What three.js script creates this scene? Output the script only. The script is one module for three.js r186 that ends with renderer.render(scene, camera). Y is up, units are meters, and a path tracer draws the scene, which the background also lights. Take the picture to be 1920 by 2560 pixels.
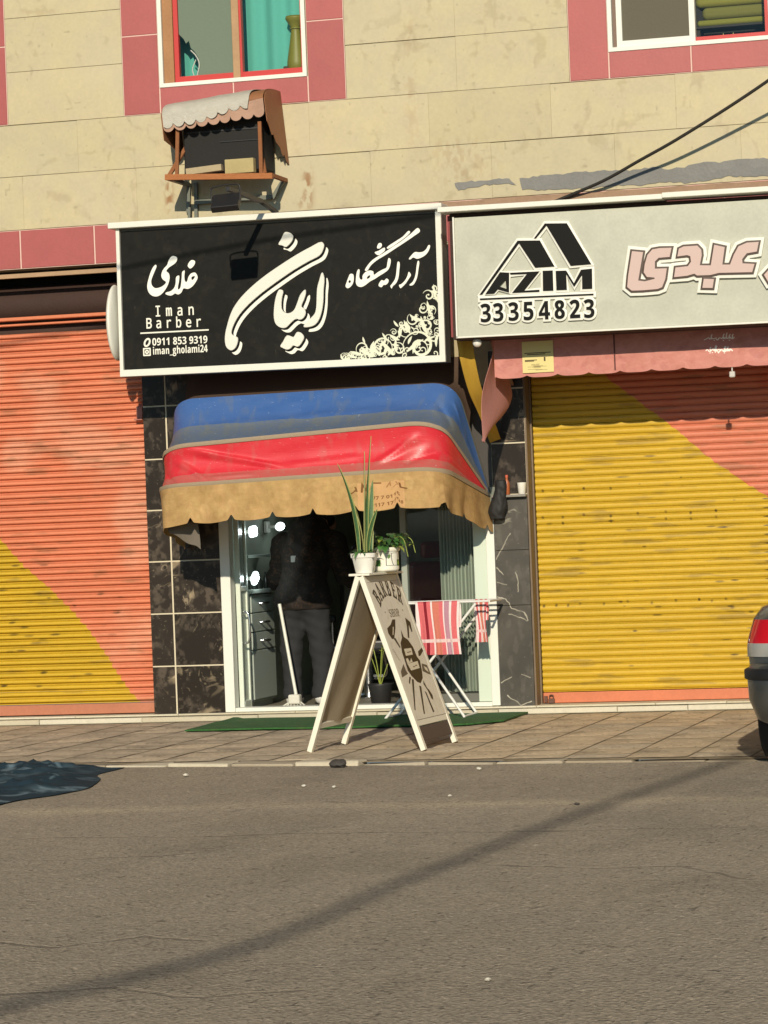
import * as THREE from 'three';
import { Sky } from 'three/addons/objects/Sky.js';
import { mergeGeometries } from 'three/addons/utils/BufferGeometryUtils.js';
import { RoundedBoxGeometry } from 'three/addons/geometries/RoundedBoxGeometry.js';
import { FontLoader } from 'three/addons/loaders/FontLoader.js';

// ---------------------------------------------------------------- camera, sky, sun, exposure
const scene = new THREE.Scene();
const camera = new THREE.PerspectiveCamera(19.37, 0.75, 0.1, 400);
camera.position.set(6.198, 1.5, 23.393);
camera.lookAt(6.198 - 0.25612 * 10, 1.5 + 0.005995 * 10, 23.393 - 0.96663 * 10);
camera.rotateZ(-0.039);

const SUN = new THREE.Vector3(0.19, 0.40, 1).normalize();
const sky = new Sky();
sky.name = 'sky';
sky.scale.setScalar(300);
sky.material.uniforms.sunPosition.value.copy(SUN);
sky.material.uniforms.turbidity.value = 4;
sky.material.uniforms.rayleigh.value = 1.0;
sky.material.uniforms.mieCoefficient.value = 0.004;
sky.userData.kind = 'structure';
scene.add(sky);
scene.environmentIntensity = 0.10;
const sun = new THREE.DirectionalLight(new THREE.Color(1, 0.87, 0.68), 5.0);
sun.position.copy(SUN).multiplyScalar(60);
sun.castShadow = true;
sun.shadow.mapSize.set(4096, 4096);
Object.assign(sun.shadow.camera, { left: -14, right: 14, top: 14, bottom: -14, near: 1, far: 140 });
scene.add(sun, sun.target);

const renderer = new THREE.WebGLRenderer({ antialias: true });
renderer.setSize(768, 1024);
renderer.toneMapping = THREE.LinearToneMapping;
renderer.toneMappingExposure = 0.86;
renderer.shadowMap.enabled = true;

// ---------------------------------------------------------------- helpers
let seed = 12345;
const rnd = () => { seed = (seed * 1664525 + 1013904223) >>> 0; return seed / 4294967296; };
const rr = (a, b) => a + (b - a) * rnd();
const lerp = (a, b, t) => a + (b - a) * t, clamp = (x, a = 0, b = 1) => Math.min(b, Math.max(a, x));
const smooth = (a, b, x) => { const t = clamp((x - a) / (b - a)); return t * t * (3 - 2 * t); };
const hash = (x, y, z = 0) => { let h = Math.imul(x | 0, 374761393) ^ Math.imul(y | 0, 668265263) ^ Math.imul(z | 0, 1274126177); h = Math.imul(h ^ (h >>> 13), 1274126177); return ((h ^ (h >>> 16)) >>> 0) / 4294967296; };
function vnoise(x, y, s = 0) {
  const xi = Math.floor(x), yi = Math.floor(y), fx = x - xi, fy = y - yi, u = fx * fx * (3 - 2 * fx), v = fy * fy * (3 - 2 * fy);
  return lerp(lerp(hash(xi, yi, s), hash(xi + 1, yi, s), u), lerp(hash(xi, yi + 1, s), hash(xi + 1, yi + 1, s), u), v);
}
const fbm = (x, y, o = 4, s = 0) => { let a = 0.5, t = 0, n = 0; for (let i = 0; i < o; i++) { t += a * vnoise(x, y, s + i); n += a; a *= 0.5; x = x * 2.03 + 3.1; y = y * 2.03 + 1.7; } return t / n; };
const ridge = (x, y, o = 4, s = 0) => { let a = 0.5, t = 0, n = 0; for (let i = 0; i < o; i++) { t += a * (1 - Math.abs(2 * vnoise(x, y, s + i) - 1)); n += a; a *= 0.5; x = x * 2.1 + 5.3; y = y * 2.1 + 2.9; } return t / n; };
const toS = (c) => 255 * (c <= 0.0031308 ? 12.92 * c : 1.055 * Math.pow(c, 1 / 2.4) - 0.055);

// A computed texture: fn(u, v, out) writes linear colour 0..1 into out[0..2]; u to the right, v upward.
function dataTex(w, h, fn, srgb = true) {
  const d = new Uint8Array(w * h * 4), o = [0, 0, 0];
  for (let j = 0; j < h; j++) for (let i = 0; i < w; i++) {
    fn((i + 0.5) / w, (j + 0.5) / h, o);
    const k = (j * w + i) * 4;
    for (let c = 0; c < 3; c++) d[k + c] = srgb ? toS(clamp(o[c])) : 255 * clamp(o[c]);
    d[k + 3] = 255;
  }
  const t = new THREE.DataTexture(d, w, h, THREE.RGBAFormat);
  t.wrapS = t.wrapT = THREE.MirroredRepeatWrapping; t.magFilter = THREE.LinearFilter; t.minFilter = THREE.LinearMipmapLinearFilter; t.generateMipmaps = true;
  if (srgb) t.colorSpace = THREE.SRGBColorSpace;
  t.needsUpdate = true;
  return t;
}
function canvasTex(w, h, draw) {
  const c = document.createElement('canvas'); c.width = w; c.height = h;
  draw(c.getContext('2d'), w, h);
  const t = new THREE.CanvasTexture(c); t.colorSpace = THREE.SRGBColorSpace; t.magFilter = THREE.LinearFilter;
  return t;
}
const col = (r, g, b) => new THREE.Color().setRGB(r, g, b);
const mat = (r, g, b, rough = 0.8, extra = {}) => new THREE.MeshStandardMaterial({ color: col(r, g, b), roughness: rough, ...extra });
const grainTex = dataTex(256, 256, (u, v, o) => { const n = fbm(u * 60, v * 60, 3, 4) * 0.6 + fbm(u * 9, v * 9, 3, 9) * 0.4; o[0] = o[1] = o[2] = n; }, false);
const blotTex = dataTex(512, 512, (u, v, o) => { const n = 0.80 + 0.2 * fbm(u * 7, v * 7, 5, 14) + 0.10 * (fbm(u * 70, v * 70, 2, 31) - 0.5); o[0] = o[1] = o[2] = n; });
const rough = (m, scale = 0.0015) => { m.bumpMap = grainTex; m.bumpScale = scale; return m; };
const blot = (m) => { m.map = blotTex; return m; };

const used = {};
const numbered = (n) => { const k = used[n] = (used[n] ?? -1) + 1; return k ? `${n}_${String(k).padStart(3, '0')}` : n; };
function clean(g) {            // only position, normal and uv, without index, so that any two geometries merge
  const n = g.index ? g.toNonIndexed() : g;
  for (const k of Object.keys(n.attributes)) if (!['position', 'normal', 'uv'].includes(k)) n.deleteAttribute(k);
  if (!n.attributes.uv) n.setAttribute('uv', new THREE.BufferAttribute(new Float32Array(n.attributes.position.count * 2), 2));
  return n;
}
const merge = (list) => Array.isArray(list) ? (list.length === 1 ? clean(list[0]) : mergeGeometries(list.map(clean))) : list;
function part(name, geo, m, parent) {
  const o = new THREE.Mesh(merge(geo), m);
  o.name = name; o.castShadow = o.receiveShadow = true;
  parent.add(o);
  return o;
}
const parts = (name, list, m, parent) => list.map((g) => part(name, g, m, parent));
function top(name, geo, m, label, category, group) {
  const o = part(numbered(name), geo, m, scene);
  Object.assign(o.userData, { label, category }); if (group) o.userData.group = group;
  return o;
}
function thing(name, label, category, pos = [0, 0, 0], turn = 0, group) {
  const o = new THREE.Group(); o.name = numbered(name); scene.add(o);
  o.position.set(...pos); o.rotation.y = turn;
  Object.assign(o.userData, { label, category }); if (group) o.userData.group = group;
  return o;
}
function struct(name, geo, m) { const o = part(numbered(name), geo, m, scene); o.userData.kind = 'structure'; return o; }
// uv in metres from the dominant axis of each face
function metreUV(g, s = 1, ox = 0, oy = 0) {
  g = clean(g);
  const p = g.attributes.position, n = g.attributes.normal, uv = g.attributes.uv;
  for (let i = 0; i < p.count; i++) {
    const ax = Math.abs(n.getX(i)), ay = Math.abs(n.getY(i)), az = Math.abs(n.getZ(i));
    const [a, b] = az >= ax && az >= ay ? [p.getX(i), p.getY(i)] : ax >= ay ? [p.getZ(i), p.getY(i)] : [p.getX(i), p.getZ(i)];
    uv.setXY(i, a * s + ox, b * s + oy);
  }
  return g;
}
const box = (x0, x1, y0, y1, z0, z1) => metreUV(new THREE.BoxGeometry(Math.abs(x1 - x0), Math.abs(y1 - y0), Math.abs(z1 - z0)).translate((x0 + x1) / 2, (y0 + y1) / 2, (z0 + z1) / 2));
const rbox = (x0, x1, y0, y1, z0, z1, r = 0.01) => metreUV(new RoundedBoxGeometry(x1 - x0, y1 - y0, z1 - z0, 2, r).translate((x0 + x1) / 2, (y0 + y1) / 2, (z0 + z1) / 2));
const V = (x, y, z) => new THREE.Vector3(x, y, z);
function along(g, p, q) {      // a geometry built along +y from 0 to 1 placed from p to q
  const a = V(...p), b = V(...q), d = b.clone().sub(a), L = d.length();
  g.scale(1, L, 1);
  g.applyQuaternion(new THREE.Quaternion().setFromUnitVectors(V(0, 1, 0), d.normalize()));
  return g.translate(a.x, a.y, a.z);
}
const bar = (p, q, r, r2 = r, seg = 10) => along(new THREE.CylinderGeometry(r2, r, 1, seg).translate(0, 0.5, 0), p, q);
const plank = (p, q, w, d) => along(new THREE.BoxGeometry(w, 1, d).translate(0, 0.5, 0), p, q);
const tube = (pts, r, seg = 40, rad = 8) => new THREE.TubeGeometry(new THREE.CatmullRomCurve3(pts.map((p) => V(...p))), seg, r, rad, false);
// a slab with a chamfered front, standing in x/y with its face toward +z
function slab(x0, x1, y0, y1, z0, z1, c = 0.004, uvS = 1, ox = 0, oy = 0) {
  const P = [[x0, y0, z0], [x1, y0, z0], [x1, y1, z0], [x0, y1, z0], [x0, y0, z1 - c], [x1, y0, z1 - c], [x1, y1, z1 - c], [x0, y1, z1 - c], [x0 + c, y0 + c, z1], [x1 - c, y0 + c, z1], [x1 - c, y1 - c, z1], [x0 + c, y1 - c, z1]];
  const Q = [[8, 9, 10, 11], [4, 5, 9, 8], [5, 6, 10, 9], [6, 7, 11, 10], [7, 4, 8, 11], [0, 1, 5, 4], [1, 2, 6, 5], [2, 3, 7, 6], [3, 0, 4, 7]];
  const pos = [], uv = [];
  for (const q of Q) for (const i of [0, 1, 2, 0, 2, 3]) { const p = P[q[i]]; pos.push(...p); uv.push(p[0] * uvS + ox, p[1] * uvS + oy); }
  const g = new THREE.BufferGeometry();
  g.setAttribute('position', new THREE.Float32BufferAttribute(pos, 3)); g.setAttribute('uv', new THREE.Float32BufferAttribute(uv, 2));
  g.computeVertexNormals();
  return g;
}
// a grid surface: fn(u, v) -> [x, y, z]; thickness is given by a second sheet behind the first
function sheet(nu, nv, fn, closed = 0) {
  const pos = [], uv = [], idx = [];
  for (let j = 0; j <= nv; j++) for (let i = 0; i <= nu; i++) { pos.push(...fn(i / nu, j / nv)); uv.push(i / nu, j / nv); }
  for (let j = 0; j < nv; j++) for (let i = 0; i < nu; i++) { const a = j * (nu + 1) + i, b = a + 1, c = a + nu + 1, d = c + 1; idx.push(a, b, d, a, d, c); }
  const g = new THREE.BufferGeometry();
  g.setAttribute('position', new THREE.Float32BufferAttribute(pos, 3)); g.setAttribute('uv', new THREE.Float32BufferAttribute(uv, 2));
  g.setIndex(idx); g.computeVertexNormals();
  return g;
}
function thick(nu, nv, fn, t) {   // the sheet with its back at distance t and its rim closed
  const f = sheet(nu, nv, fn), p = f.attributes.position, n = f.attributes.normal;
  const back = (i) => [p.getX(i) - n.getX(i) * t, p.getY(i) - n.getY(i) * t, p.getZ(i) - n.getZ(i) * t];
  const b = f.clone(), bp = b.attributes.position;
  for (let i = 0; i < bp.count; i++) bp.setXYZ(i, ...back(i));
  b.setIndex([...f.index.array].reverse()); b.computeVertexNormals();
  const ring = [];
  for (let i = 0; i <= nu; i++) ring.push(i);
  for (let j = 1; j <= nv; j++) ring.push(j * (nu + 1) + nu);
  for (let i = nu - 1; i >= 0; i--) ring.push(nv * (nu + 1) + i);
  for (let j = nv - 1; j >= 0; j--) ring.push(j * (nu + 1));
  const pos = [], uv = [];
  for (let k = 0; k + 1 < ring.length; k++) {
    const A = ring[k], B = ring[k + 1], a = [p.getX(A), p.getY(A), p.getZ(A)], c = [p.getX(B), p.getY(B), p.getZ(B)], a2 = back(A), c2 = back(B);
    pos.push(...a, ...a2, ...c2, ...a, ...c2, ...c);
    for (const q of [A, A, B, A, B, B]) uv.push(f.attributes.uv.getX(q), f.attributes.uv.getY(q));
  }
  const s = new THREE.BufferGeometry();
  s.setAttribute('position', new THREE.Float32BufferAttribute(pos, 3)); s.setAttribute('uv', new THREE.Float32BufferAttribute(uv, 2)); s.computeVertexNormals();
  return merge([f, b, s]);
}
const pairs = (a) => { const r = []; for (let i = 0; i < a.length; i += 2) r.push([a[i], a[i + 1]]); return r; };
function curvePts(a, s = 0.001, n = 3) {      // a closed rounded outline through the points
  const c = new THREE.CatmullRomCurve3(pairs(a).map(([x, y]) => V(x * s, y * s, 0)), true, 'centripetal');
  return c.getPoints((a.length / 2) * n).slice(0, -1).map((p) => new THREE.Vector2(p.x, p.y));
}
const shapeOf = (a, round = true, s = 0.001) => new THREE.Shape(round ? curvePts(a, s) : pairs(a).map(([x, y]) => new THREE.Vector2(x * s, y * s)));
const extrude = (sh, depth, bevel = 0, bt = 0.002) => new THREE.ExtrudeGeometry(sh, { depth, bevelEnabled: bevel > 0, bevelSize: bevel, bevelThickness: bt, bevelSegments: 1, curveSegments: 6 });
// naive surface nets over a distance field
function isoMesh(f, mn, mx, cell) {
  const n = [0, 1, 2].map((i) => Math.ceil((mx[i] - mn[i]) / cell) + 1), [nx, ny, nz] = n;
  const F = new Float32Array(nx * ny * nz), id = (i, j, k) => i + nx * (j + ny * k);
  for (let k = 0; k < nz; k++) for (let j = 0; j < ny; j++) for (let i = 0; i < nx; i++) F[id(i, j, k)] = f(mn[0] + i * cell, mn[1] + j * cell, mn[2] + k * cell);
  const vid = new Int32Array(nx * ny * nz).fill(-1), pos = [], idx = [];
  for (let k = 0; k < nz - 1; k++) for (let j = 0; j < ny - 1; j++) for (let i = 0; i < nx - 1; i++) {
    let cx = 0, cy = 0, cz = 0, m = 0, inside = 0;
    const c = [];
    for (let q = 0; q < 8; q++) { const v = F[id(i + (q & 1), j + ((q >> 1) & 1), k + (q >> 2))]; c.push(v); if (v < 0) inside++; }
    if (!inside || inside === 8) continue;
    for (let a = 0; a < 8; a++) for (const b of [a | 1, a | 2, a | 4]) if (b !== a && (c[a] < 0) !== (c[b] < 0)) {
      const t = c[a] / (c[a] - c[b]);
      cx += lerp(a & 1, b & 1, t); cy += lerp((a >> 1) & 1, (b >> 1) & 1, t); cz += lerp(a >> 2, b >> 2, t); m++;
    }
    vid[id(i, j, k)] = pos.length / 3;
    pos.push(mn[0] + (i + cx / m) * cell, mn[1] + (j + cy / m) * cell, mn[2] + (k + cz / m) * cell);
  }
  const quad = (a, b, c, d, flip) => { if (a < 0 || b < 0 || c < 0 || d < 0) return; flip ? idx.push(a, c, b, a, d, c) : idx.push(a, b, c, a, c, d); };
  for (let k = 1; k < nz - 1; k++) for (let j = 1; j < ny - 1; j++) for (let i = 1; i < nx - 1; i++) {
    const v = F[id(i, j, k)] < 0;
    if (v !== F[id(i + 1, j, k)] < 0) quad(vid[id(i, j - 1, k - 1)], vid[id(i, j, k - 1)], vid[id(i, j, k)], vid[id(i, j - 1, k)], !v);
    if (v !== F[id(i, j + 1, k)] < 0) quad(vid[id(i - 1, j, k - 1)], vid[id(i - 1, j, k)], vid[id(i, j, k)], vid[id(i, j, k - 1)], !v);
    if (v !== F[id(i, j, k + 1)] < 0) quad(vid[id(i - 1, j - 1, k)], vid[id(i, j - 1, k)], vid[id(i, j, k)], vid[id(i - 1, j, k)], !v);
  }
  const g = new THREE.BufferGeometry();
  g.setAttribute('position', new THREE.Float32BufferAttribute(pos, 3)); g.setIndex(idx); g.computeVertexNormals();
  return metreUV(g, 3);
}
const capsule = (a, b, ra, rb) => (x, y, z) => {
  const dx = b[0] - a[0], dy = b[1] - a[1], dz = b[2] - a[2], t = clamp(((x - a[0]) * dx + (y - a[1]) * dy + (z - a[2]) * dz) / (dx * dx + dy * dy + dz * dz));
  return Math.hypot(x - a[0] - dx * t, y - a[1] - dy * t, z - a[2] - dz * t) - lerp(ra, rb, t);
};
const smin = (a, b, k) => { const h = clamp(0.5 + 0.5 * (b - a) / k); return lerp(b, a, h) - k * h * (1 - h); };
const union = (fs, k) => (x, y, z) => { let d = fs[0](x, y, z); for (let i = 1; i < fs.length; i++) d = smin(d, fs[i](x, y, z), k); return d; };

// ---------------------------------------------------------------- shared materials
const M = {
  white: rough(mat(0.70, 0.70, 0.62, 0.45), 0.0006),
  whiteDull: blot(mat(0.66, 0.65, 0.56, 0.7)),
  upvc: mat(0.72, 0.73, 0.66, 0.4),
  black: mat(0.015, 0.015, 0.015, 0.5),
  blackMetal: mat(0.02, 0.02, 0.022, 0.45, { metalness: 0.3 }),
  grout: rough(mat(0.62, 0.55, 0.40, 0.9)),
  pinkGrout: rough(mat(0.66, 0.47, 0.40, 0.9)),
  steel: mat(0.16, 0.17, 0.14, 0.5, { metalness: 0.6 }),
  chrome: mat(0.7, 0.7, 0.7, 0.18, { metalness: 1 }),
  rust: rough(blot(mat(0.30, 0.115, 0.04, 0.8)), 0.003),
  redPaint: mat(0.50, 0.035, 0.03, 0.45),
  glass: new THREE.MeshPhysicalMaterial({ color: col(0.93, 0.97, 0.95), roughness: 0.02, transmission: 1, thickness: 0, ior: 1.45 }),
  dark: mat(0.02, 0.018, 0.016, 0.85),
};
// ---------------------------------------------------------------- outlines of the lettering, in millimetres on each sign
const BIG = {
  stroke: [371,377,389,357,381,319,354,278,261,235,132,170,1,92,-129,9,-241,-76,-328,-163,-379,-246,-394,-300,-382,-319,-344,-339,-346,-376,-367,-418,-400,-434,-434,-408,-445,-358,-439,-297,-424,-243,-402,-177,-364,-100,-296,-18,-204,62,-92,141,38,218,168,289,284,343],
  dot: [80,471,118,462,139,437,132,407,102,372,79,358,51,372,23,380,47,421,67,460],
  alef: [370,137,383,94,374,4,368,-87,352,-171,324,-236,291,-268,246,-280,208,-278,215,-260,261,-220,301,-180,315,-132,321,-60,328,19,346,78],
  body: [18,21,43,11,31,-43,25,-104,30,-137,55,-163,92,-168,131,-146,159,-93,187,-28,226,9,228,-18,211,-66,189,-119,214,-142,222,-170,205,-205,179,-219,148,-211,122,-222,89,-250,56,-276,18,-274,-19,-247,-33,-204,-33,-143,-21,-65,-2,-5],
  dots: [66,-343,98,-351,120,-358,150,-320,181,-328,202,-360,184,-398,152,-430,114,-419,88,-442,62,-449,31,-436,11,-422,33,-390]
};
const SMALL = {
  s1: [1144,192,1154,186,1145,121,1134,65,1116,26,1097,4,1071,3,1071,11,1093,27,1113,62,1125,106,1132,152],
  s2: [1071,209,1091,235,1123,261,1154,257,1186,260,1213,279,1232,308,1245,307,1239,277,1217,243,1184,220,1137,207,1106,219,1084,205],
  s3: [1067,110,1085,84,1065,54,1040,20,1013,-4,997,-15,985,11,1003,17,1036,46,1056,80],
  s4: [982,194,996,188,992,125,982,64,962,25,935,3,926,-14,915,7,925,19,953,56,964,91,972,146],
  s5: [847,57,866,51,887,67,903,56,899,34,877,17,862,18,845,1,827,7,820,20],
  s6: [909,226,925,215,920,170,903,135,871,112,828,89,795,70,752,50,714,24,682,11,651,20,638,44,640,85,650,135,664,152,672,144,667,93,677,70,692,71,693,97,718,126,751,137,782,127,786,101,818,120,861,140,888,151,897,186],
  s7: [714,139,736,176,780,219,856,260,936,306,1017,352,1098,408,1152,447,1169,421,1123,388,1043,340,962,294,881,248,812,212,763,174,732,135],
  s8: [897,308,964,350,1029,387,1078,429,1090,418,1050,380,985,338,926,304,902,298],
  s9: [833,345,854,344,858,323,839,304,818,308],
  s10: [798,276,830,287,879,309,883,289,856,265,829,251,806,263],
  s11: [594,118,618,114,623,86,615,45,592,16,568,7,553,23,562,53,577,88],
  t1: [-1008,276,-1002,263,-1016,230,-1036,189,-1051,148,-1046,114,-1022,91,-991,91,-955,104,-927,132,-953,155,-965,181,-959,214,-940,243,-912,271,-902,299,-878,332,-856,337,-830,325,-828,303,-845,279,-877,260,-904,243,-921,220,-902,202,-895,172,-905,126,-924,89,-957,49,-993,26,-1029,24,-1064,43,-1083,78,-1086,116,-1073,166,-1053,220,-1029,261],
  t2: [-768,217,-772,173,-767,131,-753,126,-739,163,-715,191,-680,195,-661,158,-678,121,-711,85,-747,69,-782,75,-801,44,-829,29,-855,39,-878,26,-904,25,-935,39,-930,50,-894,58,-862,82,-847,119,-841,169,-816,180,-818,134,-828,92,-827,69,-811,79,-801,116,-794,166,-788,208],
  t3: [-711,296,-680,288,-681,265,-705,237,-723,230,-742,254]
};
const HOLES = {
  h1: [738,94,757,98,748,78,727,74],
  h2: [587,70,598,61,589,47,578,55],
  h3: [-712,161,-685,168,-690,152,-709,138]
};
const MARKS = {
  iman: [-1031,-133,-991,-135,-715,-138,-1010,-54],
  barber: [-1098,-226,-653,-234,-1095,-155],
  rule: [-1157,-263,-583,-268],
  phone: [-1135,-373,-619,-371,-1051,-301],
  handle: [-1138,-457,-613,-455,-1060,-394]
};
const LOGO = {
  roof1: [186,309,495,701,665,693,771,492,624,491,505,683,205,308],
  roof2: [623,713,710,819,878,811,1054,494,898,490,722,805,637,712],
  A: [233,311,351,469,420,462,414,314,329,342,299,311],
  Ahole: [340,363,392,415,396,341],
  Z: [426,461,655,460,532,320,650,320,649,307,440,309,560,447,432,449],
  I: [682,462,757,461,757,310,679,312],
  M: [782,456,861,454,918,355,977,454,1059,458,1056,309,981,310,982,415,919,330,860,429,861,311,783,312],
  rule: [188,268,1064,260,1064,269,188,278],
  digits: [185,99,283,99,402,99,517,98,641,96,758,96,875,94,986,92],
  digtop: [190,234]
};
const WORD = {
  ye: [1372,572,1456,560,1430,437,1412,349,1461,340,1538,355,1535,365,1479,372,1456,408,1466,469,1489,537,1526,576,1582,583,1672,581,1655,513,1572,511,1543,485,1541,431,1631,429,1617,350,1591,290,1556,278,1444,274,1360,276,1327,305,1337,388,1355,483],
  abd: [1727,570,1762,585,1866,586,1895,553,1897,512,1880,438,1963,433,1993,585,2071,563,2049,434,2107,431,2138,504,2174,563,2237,587,2326,588,2309,517,2234,508,2198,466,2200,435,2289,426,2269,366,2023,374,1953,361,1857,363,1837,378,1781,365,1684,360,1697,431,1791,436,1816,469,1811,510,1787,519,1714,513],
  dot: [1907,336,1983,329,1970,264,1894,269],
  next: [2357,341,2428,411,2488,544,2570,552,2537,411,2451,301,2389,284]
};
const BOARD = {
  razor: [361,279,455,281,360,344,208,415,132,416,81,374,99,337,249,314],
  razorslot: [294,331,322,332,223,389,196,388],
  razorstem: [187,415,247,411,308,478,280,491],
  scissor: [791,276,906,314,867,384,831,386,824,333,689,428,649,422,745,342],
  bottle: [514,358,528,413,627,438,706,495,720,567,770,597,720,668,658,722,532,756,439,742,326,693,270,652,285,592,294,521,355,452,457,417],
  label1: [393,497,634,498,612,547,378,548],
  label2: [334,605,691,597,677,649,376,656],
  label3: [342,567,409,566,434,597,519,567,523,597,334,605],
  handleL: [208,601,214,645,241,674,16,693,42,650],
  handleR: [785,619,945,636,960,710,880,701,734,674],
  handlehole: [825,640,916,657,916,691,836,666],
  wing: [814,531,980,508,995,531,835,565,781,564],
  comb1: [297,714,354,722,65,935,41,928],
  comb2: [457,770,514,778,317,974,282,967],
  comb3: [647,738,683,796,727,814,774,856,742,889,701,876,676,818,611,765],
  comb4: [568,814,607,827,643,971,592,974],
  tick: [244,696,290,703,183,749,166,738],
  small: [71,476,105,499,89,575,27,573,35,519]
};
// ---------------------------------------------------------------- ground: road, kerb, sidewalk
const CRACKS = [
  [[0.2, 7.65], [0.42, 7.25], [0.62, 7.0], [0.75, 6.86]], [[0.9, 7.9], [1.05, 7.5], [1.2, 7.2], [1.45, 7.08], [2.2, 7.2]],
  [[1.4, 12.9], [1.75, 12.6], [2.05, 12.75], [2.3, 12.5], [2.55, 12.6]], [[0.8, 9.9], [1.3, 9.75], [1.55, 9.6], [1.6, 9.2]], [[3.1, 10.2], [3.6, 10.35], [4.0, 10.3], [4.4, 10.8]],
  [[2.2, 13.9], [2.6, 13.7], [2.9, 13.9], [3.3, 13.8]], [[0.0, 8.9], [0.5, 8.8], [1.1, 8.85], [2.0, 8.75], [3.2, 8.8], [4.2, 8.7]]];
const segDist = (x, y, L) => { let m = 9; for (let i = 0; i + 1 < L.length; i++) { const [ax, ay] = L[i], [bx, by] = L[i + 1], dx = bx - ax, dy = by - ay, t = clamp(((x - ax) * dx + (y - ay) * dy) / (dx * dx + dy * dy)); m = Math.min(m, Math.hypot(x - ax - dx * t, (y - ay - dy * t) * 0.6)); } return m; };
const RX0 = -2.2, RX1 = 5.4, RZ0 = 4.2, RZ1 = 15.4;
const roadHeight = new Float32Array(2048 * 2048);
const roadTex = dataTex(2048, 2048, (u, v, o) => {
  const x = lerp(RX0, RX1, u), z = lerp(RZ0, RZ1, v);
  const wx = x + 0.06 * (vnoise(x * 9, z * 9, 3) - 0.5), wz = z + 0.09 * (vnoise(x * 7, z * 7, 8) - 0.5);
  let c = 0.305 + 0.06 * (fbm(x * 1.3, z * 0.8, 4, 2) - 0.5) + 0.04 * (fbm(x * 6, z * 4, 3, 21) - 0.5);
  const g = fbm(x * 85, z * 60, 2, 40) - 0.5, st = vnoise(x * 130, z * 75, 50), big = vnoise(x * 45, z * 30, 60);
  let h = 0.5 + g * 0.7;
  c *= 1 + g * 0.62;
  if (st > 0.84) { c *= 1.36; h += 0.25; } else if (st < 0.14) { c *= 0.66; h -= 0.25; }
  if (big > 0.90) { c *= 1.3; h += 0.15; } else if (big < 0.09) { c *= 0.6; h -= 0.35; }
  const pat = fbm(x * 0.9 + 7, z * 0.45, 3, 81); c *= 1 + 0.16 * (pat - 0.5) - 0.10 * smooth(0.62, 0.70, fbm(x * 2.2, z * 1.1 + 3, 4, 87));
  let k = 1;
  for (const L of CRACKS) { const d = segDist(wx, wz, L); if (d < 0.05) k = Math.min(k, smooth(0.004, 0.013, d) * 0.4 + 0.6 + 0.25 * (vnoise(x * 14, z * 14, 77) > 0.55 ? 1 : 0)); if (d < 0.013) h -= 0.6; }
  c *= Math.min(1, k);
  // dry pale silt settled along the edge of the old resurfacing, and the rougher strip beside the kerb
  const e = wz - (7.15 + 0.25 * fbm(x * 0.9, 0.5, 3, 6)), silt = Math.exp(-e * e * 26) * (0.35 + 0.9 * fbm(x * 3, z * 5, 4, 90));
  const old = wz < 7.15 + 0.25 * fbm(x * 0.9, 0.5, 3, 6) ? 1 : 0;
  c *= 1 + 0.28 * silt; c *= 1 - 0.05 * old;
  const warm = 0.02 * (fbm(x * 2, z * 2, 3, 33) - 0.5) + 0.02 * silt;
  o[0] = c * (1.10 + warm); o[1] = c * (0.94 + warm * 0.5); o[2] = c * (0.70 - warm);
  roadHeight[Math.min(2047, (v * 2048) | 0) * 2048 + Math.min(2047, (u * 2048) | 0)] = h;
});
const roadBump = dataTex(2048, 2048, (u, v, o) => { o[0] = o[1] = o[2] = roadHeight[((v * 2048) | 0) * 2048 + ((u * 2048) | 0)]; }, false);
const roadMat = new THREE.MeshStandardMaterial({ map: roadTex, bumpMap: roadBump, bumpScale: 0.010, roughness: 0.95 });
const kerbZ = (x) => 4.41 + 0.107 * x;
{
  const g = sheet(80, 40, (u, v) => { const x = lerp(-60, 60, u), z = lerp(60, kerbZ(clamp(x, -9, 9)) - 0.1, v); return [x, -0.026 + (Math.abs(x) < 12 && z < 30 ? 0.014 * (vnoise(x * 0.7, z * 0.5, 5) - 0.5) : 0), z]; });
  const p = g.attributes.position, uv = g.attributes.uv;
  for (let i = 0; i < p.count; i++) uv.setXY(i, (p.getX(i) - RX0) / (RX1 - RX0), (p.getZ(i) - RZ0) / (RZ1 - RZ0));
  struct('road', g, roadMat);
}
const paveTex = dataTex(1024, 1024, (u, v, o) => {
  const x = u * 3, z = v * 3, f = fbm(x * 4, z * 4, 4, 12), g = fbm(x * 60, z * 60, 2, 71), s = vnoise(x * 40, z * 22, 7);
  let c = 0.50 + 0.22 * (f - 0.5) + 0.12 * (g - 0.5);
  if (s > 0.9) c *= 1.2; if (s < 0.13) c *= 0.68;
  const st = fbm(x * 3.1 + 5, z * 3.4, 4, 44), wear = fbm(x * 11, z * 8, 3, 58); c *= 1 - 0.34 * smooth(0.52, 0.72, st) + 0.16 * smooth(0.55, 0.7, wear);
  o[0] = c * 1.12; o[1] = c * 0.93; o[2] = c * 0.66;
});
const paveMats = [[1, 1, 1], [0.92, 0.93, 0.95], [1.08, 1.03, 0.96], [0.98, 0.95, 0.9], [0.86, 0.87, 0.9]].map(([r, g, b]) => rough(new THREE.MeshStandardMaterial({ map: paveTex, color: col(r * 0.92, g * 0.92, b * 0.92), roughness: 0.93 }), 0.004));
const sidewalk = new THREE.Group(); sidewalk.name = 'sidewalk'; sidewalk.userData.kind = 'structure'; scene.add(sidewalk);
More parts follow.
